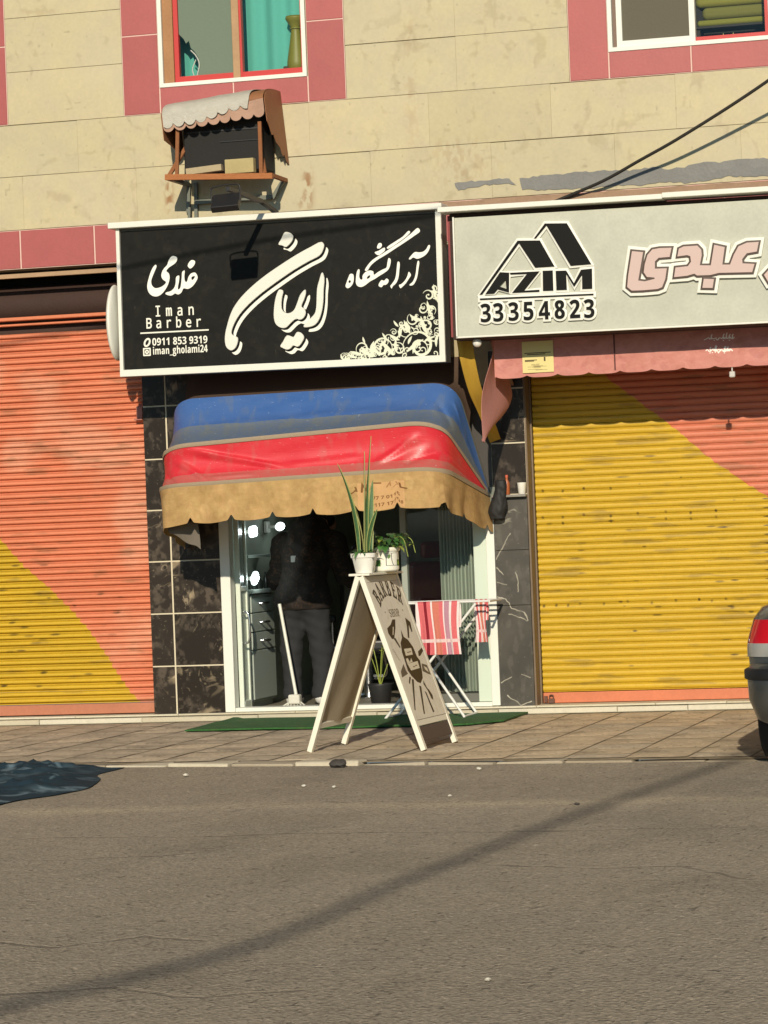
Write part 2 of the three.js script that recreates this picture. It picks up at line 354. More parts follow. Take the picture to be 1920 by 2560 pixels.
{
  const P = sidewalk, bed = sheet(40, 1, (u, v) => { const x = lerp(-40, 40, u); return [x, -0.012, lerp(kerbZ(clamp(x, -9, 9)) - 0.05, -0.3, v)]; });
  const p = bed.attributes.position, uv = bed.attributes.uv; for (let i = 0; i < p.count; i++) uv.setXY(i, p.getX(i) / 3, p.getZ(i) / 3);
  part('paving_bed', bed, rough(new THREE.MeshStandardMaterial({ map: paveTex, color: col(0.62, 0.6, 0.55), roughness: 0.95 }), 0.003), P);
  const S = 0.41, variants = [];
  for (let q = 0; q < 6; q++) {                  // six tiles with worn, uneven faces
    const g = sheet(4, 4, (u, v) => { const e = Math.min(u, 1 - u, v, 1 - v) < 0.01; return [(u - 0.5) * (S - 0.016), e ? -0.007 : 0.0025 * (vnoise(u * 4 + q * 9, v * 4, 3) - 0.5), (0.5 - v) * (S - 0.004)]; });
    const p = g.attributes.position, uv = g.attributes.uv; for (let i = 0; i < p.count; i++) uv.setXY(i, (p.getX(i) + q * 0.61) / 3, (p.getZ(i) + q * 0.37) / 3);
    variants.push(g);
  }
  let n = 0;
  for (let c = 0; c < 19; c++) for (let r = 0; r < 12; r++) {
    const x = -3.32 + S * c + 0.1, z = 0.33 + S * r;
    const zEnd = kerbZ(x) - 0.155 - 0.02 * hash(c, 3), cut = Math.min(1, (zEnd - (z - S / 2)) / S); if (cut < 0.12 || n >= 300) continue;
    const dull = x < 1.2 ? 1 : 0, k = hash(c, r, 5);
    const t = part('paving_tile', variants[(hash(c, r, 1) * 6) | 0], paveMats[dull ? [1, 4, 0, 1][(k * 4) | 0] : [0, 2, 3, 2][(k * 4) | 0]], P);
    t.position.set(x, 0.002 * (hash(c, r, 2) - 0.5), z - S / 2 + S * cut / 2); t.scale.z = cut; t.rotation.set(0.0025 * (hash(c, r, 3) - 0.5), 0.012 * (hash(c, r, 4) - 0.5), 0.008 * (hash(c, r, 6) - 0.5)); n++;
  }
  const kerbMats = [mat(0.58, 0.52, 0.39, 0.9), mat(0.44, 0.38, 0.28, 0.9), mat(0.36, 0.30, 0.21, 0.9)].map((m) => rough(blot(m), 0.004));
  for (let k = 0; k < 26; k++) {                 // short kerb stones, chipped and sunk unevenly
    const x0 = -5 + k * 0.46, x1 = x0 + 0.45, z0 = kerbZ((x0 + x1) / 2), pick = x0 > -1 && x0 < 0.9 ? (hash(k, 12) < 0.7 ? 0 : 1) : x0 > 0.9 && x0 < 2.2 ? 1 : 2;
    const g = new RoundedBoxGeometry(0.452, 0.1, 0.15 + 0.05 * hash(k, 4), 3, 0.014), p = g.attributes.position;
    for (let i = 0; i < p.count; i++) { const X = p.getX(i), Y = p.getY(i), Z = p.getZ(i); p.setXYZ(i, X, Y + 0.034 * (vnoise(X * 12 + k * 7, Z * 12, 4) - 0.5), Z + 0.085 * (vnoise(X * 9 + k * 5, Y * 9, 8) - 0.5)); }
    g.computeVertexNormals();
    const s = part('kerb_stone', metreUV(g, 1, k * 0.3), kerbMats[pick], P);
    s.position.set((x0 + x1) / 2, -0.054 - 0.014 * hash(k, 9), z0 - 0.08); s.rotation.y = -0.107 + 0.04 * (hash(k, 2) - 0.5);
  }
}

// ---------------------------------------------------------------- the building
const building = thing('shop_building', 'shop building with cream stone upper wall, pink tile bands and black marble piers', 'building');
const stoneTex = dataTex(2048, 1024, (u, v, o) => {     // covers x -5..7, y 4..10
  const x = -5 + u * 12, y = 4 + v * 6;
  const f = fbm(x * 2.2, y * 2.2, 5, 3), m = fbm(x * 9, y * 9, 4, 17), fine = fbm(x * 55, y * 55, 2, 29), vein = ridge(x * 3.5 + f, y * 3.5, 4, 51);
  let r = 0.495, g = 0.435, b = 0.272;
  const k = 1 + 0.10 * (f - 0.5) + 0.12 * (m - 0.5) + 0.10 * (fine - 0.5);
  r *= k; g *= k; b *= k * (1 - 0.12 * (m - 0.5));
  const ve = smooth(0.80, 0.93, vein) * 0.13; r *= 1 - ve; g *= 1 - ve * 1.15; b *= 1 - ve * 1.3;
  const sp = vnoise(x * 26, y * 22, 91); if (sp > 0.93) { const q = (sp - 0.93) * 4; r *= 1 - q; g *= 1 - q; b *= 1 - q; }
  const grey = smooth(0.56, 0.72, fbm(x * 1.1 + 4, y * 1.4, 3, 62)) * 0.5; r = lerp(r, 0.50, grey * 0.6); g = lerp(g, 0.45, grey * 0.6); b = lerp(b, 0.32, grey * 0.6);
  for (const [sx, sy, sw, sh, a] of [[-1.72, 4.31, 0.035, 0.13, 0.9], [-0.53, 4.30, 0.04, 0.17, 0.85], [0.36, 5.15, 0.05, 0.55, 0.2], [-0.60, 4.22, 0.025, 0.08, 0.6], [0.75, 4.42, 0.25, 0.2, 0.25]]) {   // rust runs
    const dx = (x - sx) / sw, dy = (y - sy) / sh, q = Math.exp(-dx * dx - dy * dy * dy * dy) * smooth(0.38, 0.62, fbm(x * 34, y * 18, 3, 23)) * a;
    r = lerp(r, 0.26, q); g = lerp(g, 0.115, q); b = lerp(b, 0.03, q);
  }
  o[0] = r; o[1] = g; o[2] = b;
});
const stoneMats = [[1, 1, 1], [0.96, 0.955, 0.94], [1.03, 1.02, 1.02], [0.985, 0.99, 1.0]].map(([r, g, b]) => rough(new THREE.MeshStandardMaterial({ map: stoneTex, color: col(r * 0.97, g * 0.97, b * 0.97), roughness: 0.62 }), 0.0012));
const uvx = (x0, x1, y0, y1, z0, z1, c) => { const g = slab(x0, x1, y0, y1, z0, z1, c), p = g.attributes.position, uv = g.attributes.uv; for (let i = 0; i < p.count; i++) uv.setXY(i, (p.getX(i) + 5) / 12, (p.getY(i) - 4) / 6); return g; };
const coreMat = rough(mat(0.40, 0.34, 0.21, 0.95));
// masonry behind the facing, with the window and shop openings left out
const WIN = [[-1.765, -0.50, 5.205, 6.75], [1.98, 3.29, 5.205, 6.75], [-4.70, -3.42, 5.205, 6.75]];
part('masonry', [
  box(-8, 9, 3.80, 5.205, -0.30, -0.012), box(-8, 9, 6.75, 9.5, -0.30, -0.012), box(-8, -4.70, 5.205, 6.75, -0.30, -0.012), box(-3.42, -1.765, 5.205, 6.75, -0.30, -0.012),
  box(-0.50, 1.98, 5.205, 6.75, -0.30, -0.012), box(3.29, 9, 5.205, 6.75, -0.30, -0.012),
  box(-2.02, -1.405, 0, 3.80, -0.30, -0.012), box(0.905, 1.185, 0, 3.80, -0.30, -0.012), box(-1.405, 0.905, 2.62, 3.80, -0.30, -0.012), box(1.185, 5.4, 2.95, 3.80, -0.30, -0.012), box(5.4, 9, 0, 3.80, -0.30, -0.012), box(-8, -6.2, 0, 3.80, -0.30, -0.012),
  box(-8, 9, 9.5, 9.7, -6, -0.012), box(-8, -7.8, 0, 9.5, -6, -0.30), box(8.8, 9, 0, 9.5, -6, -0.30), box(-8, 9, 0, 9.5, -6.3, -6)], coreMat, building);
// cream stone slabs
{
  const rows = [4.115, 4.56, 4.992, 5.43, 5.88, 6.33, 6.78, 7.22, 7.66, 8.1];
  const spans = (y0, y1) => y0 < 4.9 ? [[-6, 7]] : y0 < 6.9 ? [[-6, -5.02], [-3.105, -2.085], [-0.175, 1.66], [3.61, 7]] : [[-6, 7]];
  for (let r = 0; r + 1 < rows.length; r++) for (const [a, b] of spans(rows[r], rows[r + 1])) {
    const L = b - a, n = Math.max(1, Math.round(L / 0.98)), off = L > 3 ? (r % 2) * 0.5 * L / n : 0;
    const cuts = [a]; for (let k = 1; k <= n; k++) { const c = a + (k * L) / n - off; if (c > a + 0.1 && c < b - 0.1) cuts.push(c); } cuts.push(b);
    for (let k = 0; k + 1 < cuts.length; k++) {
      const h = hash(k + 31, r * 7 + ((a * 10) | 0), 3), dz = 0.003 * (hash(k, r, 8) - 0.5);
      part('stone_slab', uvx(cuts[k] + 0.0003, cuts[k + 1] - 0.0003, rows[r] + 0.0015 + 0.001 * h, rows[r + 1] - 0.0015 - (h > 0.7 ? 0.003 : 0), -0.012, 0.004 + dz * 0.6, 0.0010), stoneMats[(h * 4) | 0], building);
    }
  }
}
// pink tiles with pale joints: frames round the upper windows and the band over the shops
const pinkTex = dataTex(512, 512, (u, v, o) => { const n = 0.9 + 0.16 * (fbm(u * 5, v * 5, 4, 8) - 0.3) + 0.09 * (fbm(u * 90, v * 90, 2, 19) - 0.5); o[0] = 0.43 * n; o[1] = 0.105 * n; o[2] = 0.10 * n; });
const pinkMats = [[1, 1, 1], [0.95, 0.93, 0.93], [1.04, 1.02, 1]].map(([r, g, b]) => rough(new THREE.MeshStandardMaterial({ map: pinkTex, color: col(r * 0.96, g * 0.96, b * 0.96), roughness: 0.5 }), 0.0008));
let pinkN = 0;
function pinkTile(x0, x1, y0, y1) { const k = pinkN++; part('pink_tile', slab(x0 + 0.006, x1 - 0.006, y0 + 0.005, y1 - 0.005, -0.010, 0.008 + 0.002 * hash(k, 3), 0.003, 1, k * 0.37, k * 0.21), pinkMats[(hash(k, 7) * 3) | 0], building); }
part('pink_joint_mortar', [box(-6, 6, 3.79, 4.112, -0.0118, 0.0035), ...[[-2.083, -0.178], [1.663, 3.61], [-5.02, -3.107]].flatMap(([a, b]) => [box(a, b, 4.994, 5.204, -0.0118, 0.0035), box(a, a + 0.315, 5.204, 6.9, -0.0118, 0.0035), box(b - 0.315, b, 5.204, 6.9, -0.0118, 0.0035)])], M.pinkGrout, building);
for (let k = 0; k < 18; k++) pinkTile(-5.66 + k * 0.655, -5.66 + (k + 1) * 0.655, 3.79, 4.112);
for (const [a, b] of [[-2.083, -0.178], [1.663, 3.61], [-5.02, -3.107]]) {
  for (const [y0, y1] of [[4.994, 5.648], [5.648, 6.30], [6.30, 6.9]]) { pinkTile(a, a + 0.318, y0, y1); pinkTile(b - 0.318, b, y0, y1); }
  const m = (b - a - 0.636) / 2; pinkTile(a + 0.318, a + 0.318 + m, 4.994, 5.205); pinkTile(a + 0.318 + m, b - 0.318, 4.994, 5.205);
}
// grey mortar laid bare where the stone edge over the white sign broke away
{
  const mortar = rough(blot(mat(0.235, 0.235, 0.22, 0.95)), 0.006);
  const strips = [[[0.69, 4.257], [0.80, 4.262], [0.95, 4.258], [1.06, 4.268], [1.138, 4.264], [1.19, 4.20], [1.10, 4.225], [0.947, 4.222], [0.86, 4.205], [0.717, 4.20]],
    [[1.222, 4.262], [1.30, 4.255], [1.40, 4.272], [1.552, 4.266], [1.70, 4.28], [1.85, 4.27], [2.0, 4.272], [2.14, 4.258], [2.3, 4.272], [2.42, 4.25], [2.552, 4.256], [2.7, 4.285], [2.83, 4.27], [3.0, 4.292], [3.2, 4.28], [3.5, 4.30], [4.2, 4.28], [4.2, 4.13], [3.6, 4.15], [3.2, 4.142], [2.9, 4.158], [2.72, 4.138], [2.547, 4.132], [2.4, 4.15], [2.2, 4.135], [1.995, 4.151], [1.8, 4.14], [1.547, 4.152], [1.40, 4.148], [1.247, 4.165], [1.23, 4.22]]];
  for (const s of strips) {
    const pts = []; for (let i = 0; i < s.length; i++) { const [ax, ay] = s[i], [bx, by] = s[(i + 1) % s.length], n = Math.max(1, Math.round(Math.hypot(bx - ax, by - ay) / 0.03)); for (let k = 0; k < n; k++) pts.push(new THREE.Vector2(lerp(ax, bx, k / n) + 0.008 * (hash(i, k, 2) - 0.5), lerp(ay, by, k / n) + 0.014 * (hash(i, k, 5) - 0.5))); }
    part('bare_mortar', metreUV(extrude(new THREE.Shape(pts), 0.012, 0, 0).translate(0, 0, -0.002)), mortar, building);
  }
  part('rough_edging', metreUV(thick(90, 3, (u, v) => { const x = lerp(0.56, 4.2, u); return [x, lerp(4.028, 4.112 - 0.012 * vnoise(x * 8, 1, 4), v), 0.016 + 0.012 * vnoise(x * 14, v * 5, 6)]; }, 0.012)), rough(blot(mat(0.36, 0.235, 0.15, 0.9)), 0.005), building);
}
// upper windows
function upperWindow(a, b, y0, y1) {
  const w = new THREE.Group(); w.name = 'window'; building.add(w);
  part('frame', [box(a + 0.002, b - 0.002, y0, y0 + 0.032, -0.10, 0.014), box(a + 0.002, a + 0.036, y0 + 0.032, y1, -0.10, 0.012), box(b - 0.036, b - 0.002, y0 + 0.032, y1, -0.10, 0.012), box(a + 0.002, b - 0.002, y1 - 0.03, y1 - 0.001, -0.098, 0.010)], M.upvc, w);
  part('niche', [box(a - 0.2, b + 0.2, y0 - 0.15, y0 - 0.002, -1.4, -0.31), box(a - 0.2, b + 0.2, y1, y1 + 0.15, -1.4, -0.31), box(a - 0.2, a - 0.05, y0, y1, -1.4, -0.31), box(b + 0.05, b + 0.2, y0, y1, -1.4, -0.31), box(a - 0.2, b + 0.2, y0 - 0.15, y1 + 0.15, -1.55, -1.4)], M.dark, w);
  return w;
}
const w1 = upperWindow(...WIN[0]), w2 = upperWindow(...WIN[1]), w3 = upperWindow(...WIN[2]);
const paneGeo = (a, b, y0, y1, z) => metreUV(new THREE.PlaneGeometry(b - a, y1 - y0).translate((a + b) / 2, (y0 + y1) / 2, z));
{ // left window: red sashes, brown weathered stile, torn grey screen
  part('stile', [rbox(-1.728, -1.640, 5.238, 6.71, -0.08, -0.012, 0.006)], rough(blot(mat(0.40, 0.20, 0.085, 0.75)), 0.004), w1);
  part('sash', [box(-1.638, -1.600, 5.238, 6.71, -0.075, -0.030), box(-1.600, -1.135, 5.238, 5.288, -0.075, -0.028), box(-1.052, -0.537, 5.238, 5.286, -0.075, -0.024), box(-0.552, -0.537, 5.286, 6.71, -0.075, -0.026)], M.redPaint, w1);
  part('mullion', [rbox(-1.134, -1.072, 5.238, 6.71, -0.085, -0.014, 0.005)], rough(blot(mat(0.44, 0.27, 0.14, 0.7)), 0.003), w1);
  part('sash_edge', [box(-1.071, -1.053, 5.238, 6.71, -0.08, -0.020)], M.redPaint, w1);
  part('pane', paneGeo(-1.600, -1.135, 5.288, 6.71, -0.056), M.glass, w1); part('pane', paneGeo(-1.052, -0.552, 5.286, 6.71, -0.056), M.glass, w1);
  const screen = rough(mat(0.145, 0.19, 0.14, 0.9), 0.002), t = [[-1136, 5290], [-1136, 6700], [-1598, 6700], [-1598, 5640], [-1560, 5600], [-1540, 5560], [-1515, 5580], [-1500, 5520], [-1470, 5490], [-1440, 5440], [-1430, 5380], [-1445, 5300], [-1440, 5290]];
  part('screen', extrude(shapeOf(t.flat(), false), 0.003).translate(0, 0, -0.050), screen, w1);
  part('torn_edge', [tube([[-1.50, 5.50, -0.044], [-1.455, 5.45, -0.040], [-1.43, 5.38, -0.040], [-1.452, 5.29, -0.043]], 0.006, 16, 5), tube([[-1.46, 5.42, -0.044], [-1.49, 5.34, -0.040], [-1.48, 5.29, -0.042]], 0.005, 12, 5)], mat(0.45, 0.47, 0.42, 0.8), w1);
  part('curtain', thick(60, 8, (u, v) => [lerp(-1.80, -0.48, u), lerp(5.22, 6.74, v), -0.30 + 0.020 * Math.sin(u * 46) + 0.012 * Math.sin(u * 17 + 1)], 0.004), rough(mat(0.10, 0.40, 0.33, 0.85), 0.001), w1);
}
{ // right window: white sliding sash with a grey-brown screen
  part('sash', [box(2.050, 2.094, 5.240, 6.71, -0.07, -0.008), box(2.628, 2.674, 5.240, 6.71, -0.07, -0.008), box(2.094, 2.628, 5.240, 5.286, -0.07, -0.010)], M.upvc, w2);
  part('stile', [box(2.018, 2.048, 5.238, 6.71, -0.08, -0.03)], mat(0.18, 0.12, 0.09, 0.7), w2);
  part('sash_rail', [box(2.676, 3.252, 5.238, 5.272, -0.08, -0.02), box(3.222, 3.252, 5.272, 6.71, -0.08, -0.022)], M.redPaint, w2);
  part('pane', paneGeo(2.676, 3.222, 5.272, 6.71, -0.06), M.glass, w2); part('pane', paneGeo(2.094, 2.628, 5.286, 6.71, -0.046), M.glass, w2);
  part('screen', box(2.094, 2.628, 5.286, 6.71, -0.040, -0.036), rough(mat(0.115, 0.105, 0.075, 0.95), 0.002), w2);
  part('inner_sill', box(1.9, 3.35, 5.19, 5.26, -0.6, -0.315), mat(0.10, 0.10, 0.09, 0.8), w2);
}
{
  part('sash', [box(-4.66, -3.46, 5.24, 5.30, -0.07, -0.01), box(-4.08, -4.02, 5.30, 6.71, -0.07, -0.01)], M.upvc, w3);
  part('pane', paneGeo(-4.66, -3.46, 5.30, 6.71, -0.05), M.glass, w3);
}
// ground floor piers
const marbleTex = dataTex(1024, 1024, (u, v, o) => {
  const x = u * 2, y = v * 2, w = fbm(x * 3, y * 3, 3, 5) * 1.4, r = ridge(x * 2.6 + w, y * 2.2 + w * 0.7, 4, 11), r2 = ridge(x * 7 + w * 2, y * 6, 3, 37), n = fbm(x * 12, y * 12, 4, 43), gate = smooth(0.45, 0.62, fbm(x * 4.2, y * 4.2, 3, 66));
  const r3 = ridge(x * 15 + w * 3, y * 13 + w, 2, 91), vein = smooth(0.86, 0.93, r) * gate * (0.3 + 0.8 * n) + smooth(0.88, 0.95, r2) * gate * 0.6 + smooth(0.93, 0.98, r3) * gate * 0.5;
  const fl = vnoise(x * 60, y * 60, 93), base = 0.026 + 0.05 * smooth(0.40, 0.72, n) * smooth(0.35, 0.6, fbm(x * 30, y * 26, 3, 54)) + (fl > 0.94 ? 0.10 * gate : 0);
  o[0] = lerp(base * 1.15, 0.50, vein * 0.62); o[1] = lerp(base * 0.92, 0.40, vein * 0.62); o[2] = lerp(base * 0.70, 0.26, vein * 0.62);
});
const marbleMats = [1, 0.85, 1.15].map((k) => new THREE.MeshPhysicalMaterial({ map: marbleTex, color: col(k * 0.9, k * 0.9, k * 0.9), roughness: 0.28, specularIntensity: 0.5 }));
part('pier_grout', box(-2.02, -1.405, 0.05, 3.78, -0.0118, -0.0005), M.grout, building); part('pier_grout', box(0.905, 1.185, 1.72, 2.9, -0.0118, -0.0005), M.grout, building);
{
  const ys = [0.05, 0.45, 0.882, 1.312, 1.735, 2.155, 2.59, 3.02, 3.45, 3.78], xs = [-2.02, -1.822, -1.405];
  for (let j = 0; j + 1 < ys.length; j++) for (let i = 0; i < 2; i++) part('marble_tile', slab(xs[i] + (i ? 0.007 : 0.001), xs[i + 1] - (i ? 0.001 : 0.007), ys[j] + 0.006, ys[j + 1] - 0.006, -0.011, 0.006, 0.0015, 0.5, 1.02 + hash(i, j, 9) * 0.7 - (i ? 0.0 : 0.0), 0.02 + hash(j, i, 8) * 0.75 - ys[j] * 0.5), marbleMats[(hash(i, j, 4) * 3) | 0], building);
  const SQUIG = [[[0.91, 0.93], [0.98, 0.915], [1.03, 0.835], [1.13, 0.80], [1.155, 0.735]], [[1.0, 0.79], [1.07, 0.77], [1.15, 0.73]], [[0.912, 1.165], [0.97, 1.11]], [[0.914, 1.045], [0.99, 1.03]], [[0.92, 1.235], [0.99, 1.355], [1.035, 1.435]], [[1.085, 0.31], [1.155, 0.28]], [[0.912, 0.245], [1.0, 0.29]], [[1.07, 1.125], [1.09, 1.03], [1.08, 0.965]], [[0.96, 0.145], [1.07, 0.065], [1.16, 0.09]]];
  const greyTex = dataTex(256, 1536, (u, v, o) => {
    const X = 0.9 + u * 0.29, Y = v * 1.74, x = X * 0.9, y = Y * 0.9, w = fbm(x * 4, y * 4, 3, 2), r = ridge(x * 2.2 + w, y * 2.0 + w, 4, 83), n = fbm(x * 7, y * 7, 5, 12), sc = ridge(x * 16, y * 9 + w * 2, 2, 72), fl = vnoise(x * 70, y * 60, 15);
    const vein = smooth(0.925, 0.965, r) * smooth(0.50, 0.6, n) * 0.6 + smooth(0.955, 0.985, sc) * smooth(0.55, 0.7, fbm(x * 5 + 3, y * 5, 2, 8)) * 0.6 + (fl > 0.965 ? 0.35 : 0);
    let sq = 0; for (const L of SQUIG) { const d = segDist(X + 0.012 * (vnoise(X * 40, Y * 40, 6) - 0.5), (Y + 0.012 * (vnoise(X * 40, Y * 40, 9) - 0.5)) / 0.6, L.map(([a, c]) => [a, c / 0.6])); sq = Math.max(sq, smooth(0.0065, 0.002, d) * (0.35 + 0.65 * vnoise(X * 30, Y * 30, 3))); }
    const b = 0.050 + 0.045 * n + 0.02 * smooth(0.5, 0.7, fbm(X * 22, Y * 14, 3, 40)); const ve = clamp(Math.max(vein * 0.6, sq)); o[0] = lerp(b * 1.02, 0.46, ve); o[1] = lerp(b * 0.95, 0.43, ve); o[2] = lerp(b * 0.80, 0.34, ve);
  });
  const gm = new THREE.MeshPhysicalMaterial({ map: greyTex, roughness: 0.38, specularIntensity: 0.5 });
  const gy = [0.0, 0.86, 1.30, 1.72]; for (let j = 0; j < 3; j++) { const g = slab(0.908, 1.183, gy[j] + 0.002, gy[j + 1] - 0.0015, -0.012, 0.016, 0.002), p = g.attributes.position, uv = g.attributes.uv; for (let i = 0; i < p.count; i++) uv.setXY(i, (p.getX(i) - 0.9) / 0.29, p.getY(i) / 1.74); part('grey_marble_panel', g, gm, building); }
  part('marble_ledge', rbox(0.906, 1.187, 1.722, 1.742, -0.012, 0.075, 0.004), rough(blot(mat(0.22, 0.21, 0.18, 0.5))), building);
  for (const [y0, y1] of [[1.744, 2.155], [2.155, 2.59], [2.59, 2.9]]) part('marble_tile', slab(0.908, 1.183, y0 + 0.006, y1 - 0.006, -0.011, 0.006, 0.0015, 0.5, y0, 0.3), marbleMats[1], building);
  const jamb = rough(blot(mat(0.17, 0.12, 0.075, 0.6)));
  part('shutter_guide', [box(1.1855, 1.200, 0.03, 2.95, -0.29, 0.004), box(1.2005, 1.212, 0.03, 2.95, -0.17, -0.14)], jamb, building);
}
// stone threshold along the foot of the wall
{
  const tm = [mat(0.60, 0.56, 0.42, 0.8), mat(0.54, 0.49, 0.36, 0.8), mat(0.64, 0.60, 0.47, 0.8)].map((m) => rough(blot(m), 0.003));
  const cuts = [-5.6, -4.5, -3.0, -2.1, -1.1, -0.1, 0.9, 1.86, 2.42, 3.1, 4.3, 5.4];
  for (let k = 0; k + 1 < cuts.length; k++) {
    part('threshold_stone', metreUV(slab(cuts[k] + 0.002, cuts[k + 1] - 0.002, -0.005, 0.036 + 0.004 * hash(k, 6), -0.30, 0.095 + 0.012 * hash(k, 2), 0.006)), tm[(hash(k, 3) * 3) | 0], building);
    part('sill_stone', metreUV(slab(cuts[k] + 0.302, cuts[k + 1] + 0.298, 0.043, 0.058, -0.30, 0.05, 0.003)), tm[(hash(k, 8) * 3) | 0], building);
  }
}
// ---------------------------------------------------------------- roller shutters
// slats of one curved profile along x; the paint runs over all of them
function slatGeo(x0, x1, y0, h, z, X0, X1, Y0, Y1, k, deep) {
  const gr = deep > 0.025 ? 0.30 : 0.17, prof = [[0, 0], [gr, 0], [gr + 0.015, 0.60], [0.37, 0.85], [0.50, 1], [0.70, 1], [0.87, 0.82], [0.97, 0.42], [1, 0]].map(([a, b]) => [a, b * deep]), nx = 14;
  const g = sheet(nx, prof.length - 1, (u, v) => { const [t, d] = prof[Math.round(v * (prof.length - 1))]; const x = lerp(x0, x1, u); return [x, y0 + t * h + 0.0014 * (vnoise(x * 1.4, k * 3.1, 4) - 0.5), z + d + 0.003 * (vnoise(x * 1.1 + k * 0.2, k * 0.15, 9) - 0.5) + 0.0025 * (vnoise(x * 5, k * 1.3, 12) - 0.5)]; });
  const p = g.attributes.position, uv = g.attributes.uv;
  for (let i = 0; i < p.count; i++) uv.setXY(i, (p.getX(i) - X0) / (X1 - X0), (p.getY(i) - Y0) / (Y1 - Y0));
  return clean(g);
}
function paint(X0, X1, Y0, Y1, isYellow, dents, base, fade) {
  return dataTex(1024, 1024, (u, v, o) => {
    const x = lerp(X0, X1, u), y = lerp(Y0, Y1, v), n = fbm(x * 3, y * 6, 4, 7), f = fbm(x * 30, y * 60, 2, 18), dirt = fbm(x * 4, y * 24, 4, 55), ed = 0.012 * (vnoise(x * 30, y * 30, 3) - 0.5);
    let c = isYellow(x + ed, y + ed) ? [0.56, 0.36, 0.018] : base;
    const pale = isYellow(x, y) ? 0 : smooth(0.48, 0.66, fbm(x * 1.4 + 2, y * 1.6, 4, 27)) * fade; c = [lerp(c[0], 0.70, pale), lerp(c[1], 0.36, pale), lerp(c[2], 0.23, pale)];
    const k = 0.93 + 0.16 * (n - 0.4) + 0.1 * (f - 0.5), d = smooth(0.60, 0.78, dirt) * 0.35;
    for (let i = 0; i < 3; i++) o[i] = lerp(c[i] * k, [0.14, 0.09, 0.04][i], d);
    for (const [dx, dy, w, h, a] of dents) { const q = Math.hypot((x - dx) / w, (y - dy) / h); if (q < 1.2) { const t = smooth(1.1, 0.4, q) * a * (0.6 + 0.6 * f); o[0] = lerp(o[0], 0.06, t); o[1] = lerp(o[1], 0.035, t); o[2] = lerp(o[2], 0.012, t); } }
  });
}
function shutter(name, label, x0, x1, y0, y1, z, pitch, tex, X0, X1, Y0, Y1, railMat, deep) {
  const t = thing(name, label, 'roller shutter', [0, 0, 0], 0, 'painted roller shutters');
  const m = rough(new THREE.MeshStandardMaterial({ map: tex, roughness: 0.5, metalness: 0.0 }), 0.0006), n = Math.round((y1 - y0) / pitch);
  for (let k = 0; k < n; k++) part('slat', slatGeo(x0, x1, y0 + k * pitch + 0.0006, pitch - 0.0012, z, X0, X1, Y0, Y1, k, deep), m, t);
  part('bottom_rail', [rbox(x0, x1, y0 - 0.088, y0 - 0.004, z - 0.012, z + 0.02, 0.005)], railMat, t);
  return t;
}
const orangeRail = rough(blot(mat(0.66, 0.20, 0.09, 0.55)), 0.001), darkBrown = rough(blot(mat(0.045, 0.020, 0.013, 0.8)), 0.003);
const lCurve = pairs([-3.6, 1.80, -3.364, 1.559, -3.158, 1.326, -2.935, 1.125, -2.798, 0.994, -2.611, 0.781, -2.444, 0.544, -2.346, 0.375, -2.246, 0.24, -2.178, 0.16, -2.1, 0.05]);
const lY = (x) => { for (let i = 0; i + 1 < lCurve.length; i++) if (x <= lCurve[i + 1][0]) return lerp(lCurve[i][1], lCurve[i + 1][1], clamp((x - lCurve[i][0]) / (lCurve[i + 1][0] - lCurve[i][0]))); return -1; };
{
  const dents = []; for (let k = 0; k < 26; k++) dents.push([rr(-3.4, -2.3), rr(0.3, 1.4), rr(0.015, 0.06), rr(0.008, 0.014), rr(0.3, 0.9)]);
  const tex = paint(-5.2, -2.03, 0.1, 3.3, (x, y) => y < lY(x), dents, [0.66, 0.21, 0.105], 0.55);
  const t = shutter('roller_shutter', 'orange roller shutter with a yellow curve, left of the black sign', -6.1, -2.045, 0.155, 3.235, -0.10, 0.0535, tex, -5.2, -2.03, 0.1, 3.3, rough(blot(mat(0.46, 0.17, 0.09, 0.6)), 0.002), 0.031);
  part('shutter_box_lip', [rbox(-6.1, -2.30, 3.365, 3.395, -0.13, -0.04, 0.008), rbox(-6.1, -2.30, 3.322, 3.340, -0.13, -0.055, 0.006)], orangeRail, t);
  part('shutter_box', [box(-6.1, -2.035, 3.242, 3.36, -0.20, -0.135)], darkBrown, t);
  const drum = new THREE.CylinderGeometry(0.16, 0.16, 4.05, 28, 1).rotateZ(Math.PI / 2).translate(-4.07, 3.52, -0.42);
  part('rolled_curtain', metreUV(drum), darkBrown, t);
  part('recess_lining', [box(-6.2, -2.03, 3.24, 3.79, -0.95, -0.90), box(-6.2, -2.03, 3.20, 3.24, -0.90, -0.2), box(-2.03, -2.018, 3.24, 3.79, -0.9, -0.30), box(-6.2, -2.03, 3.79, 3.799, -0.9, -0.31)], M.dark, t);
  part('lintel_strip', [rbox(-6.1, -2.03, 3.715, 3.752, -0.02, 0.012, 0.004)], rough(blot(mat(0.42, 0.27, 0.15, 0.6))), t);
  part('guide_bracket', [rbox(-2.085, -2.03, 2.50, 2.60, -0.075, -0.01, 0.008), box(-2.10, -2.03, 2.485, 2.498, -0.08, 0.0)], rough(blot(mat(0.42, 0.16, 0.12, 0.6))), t);
}
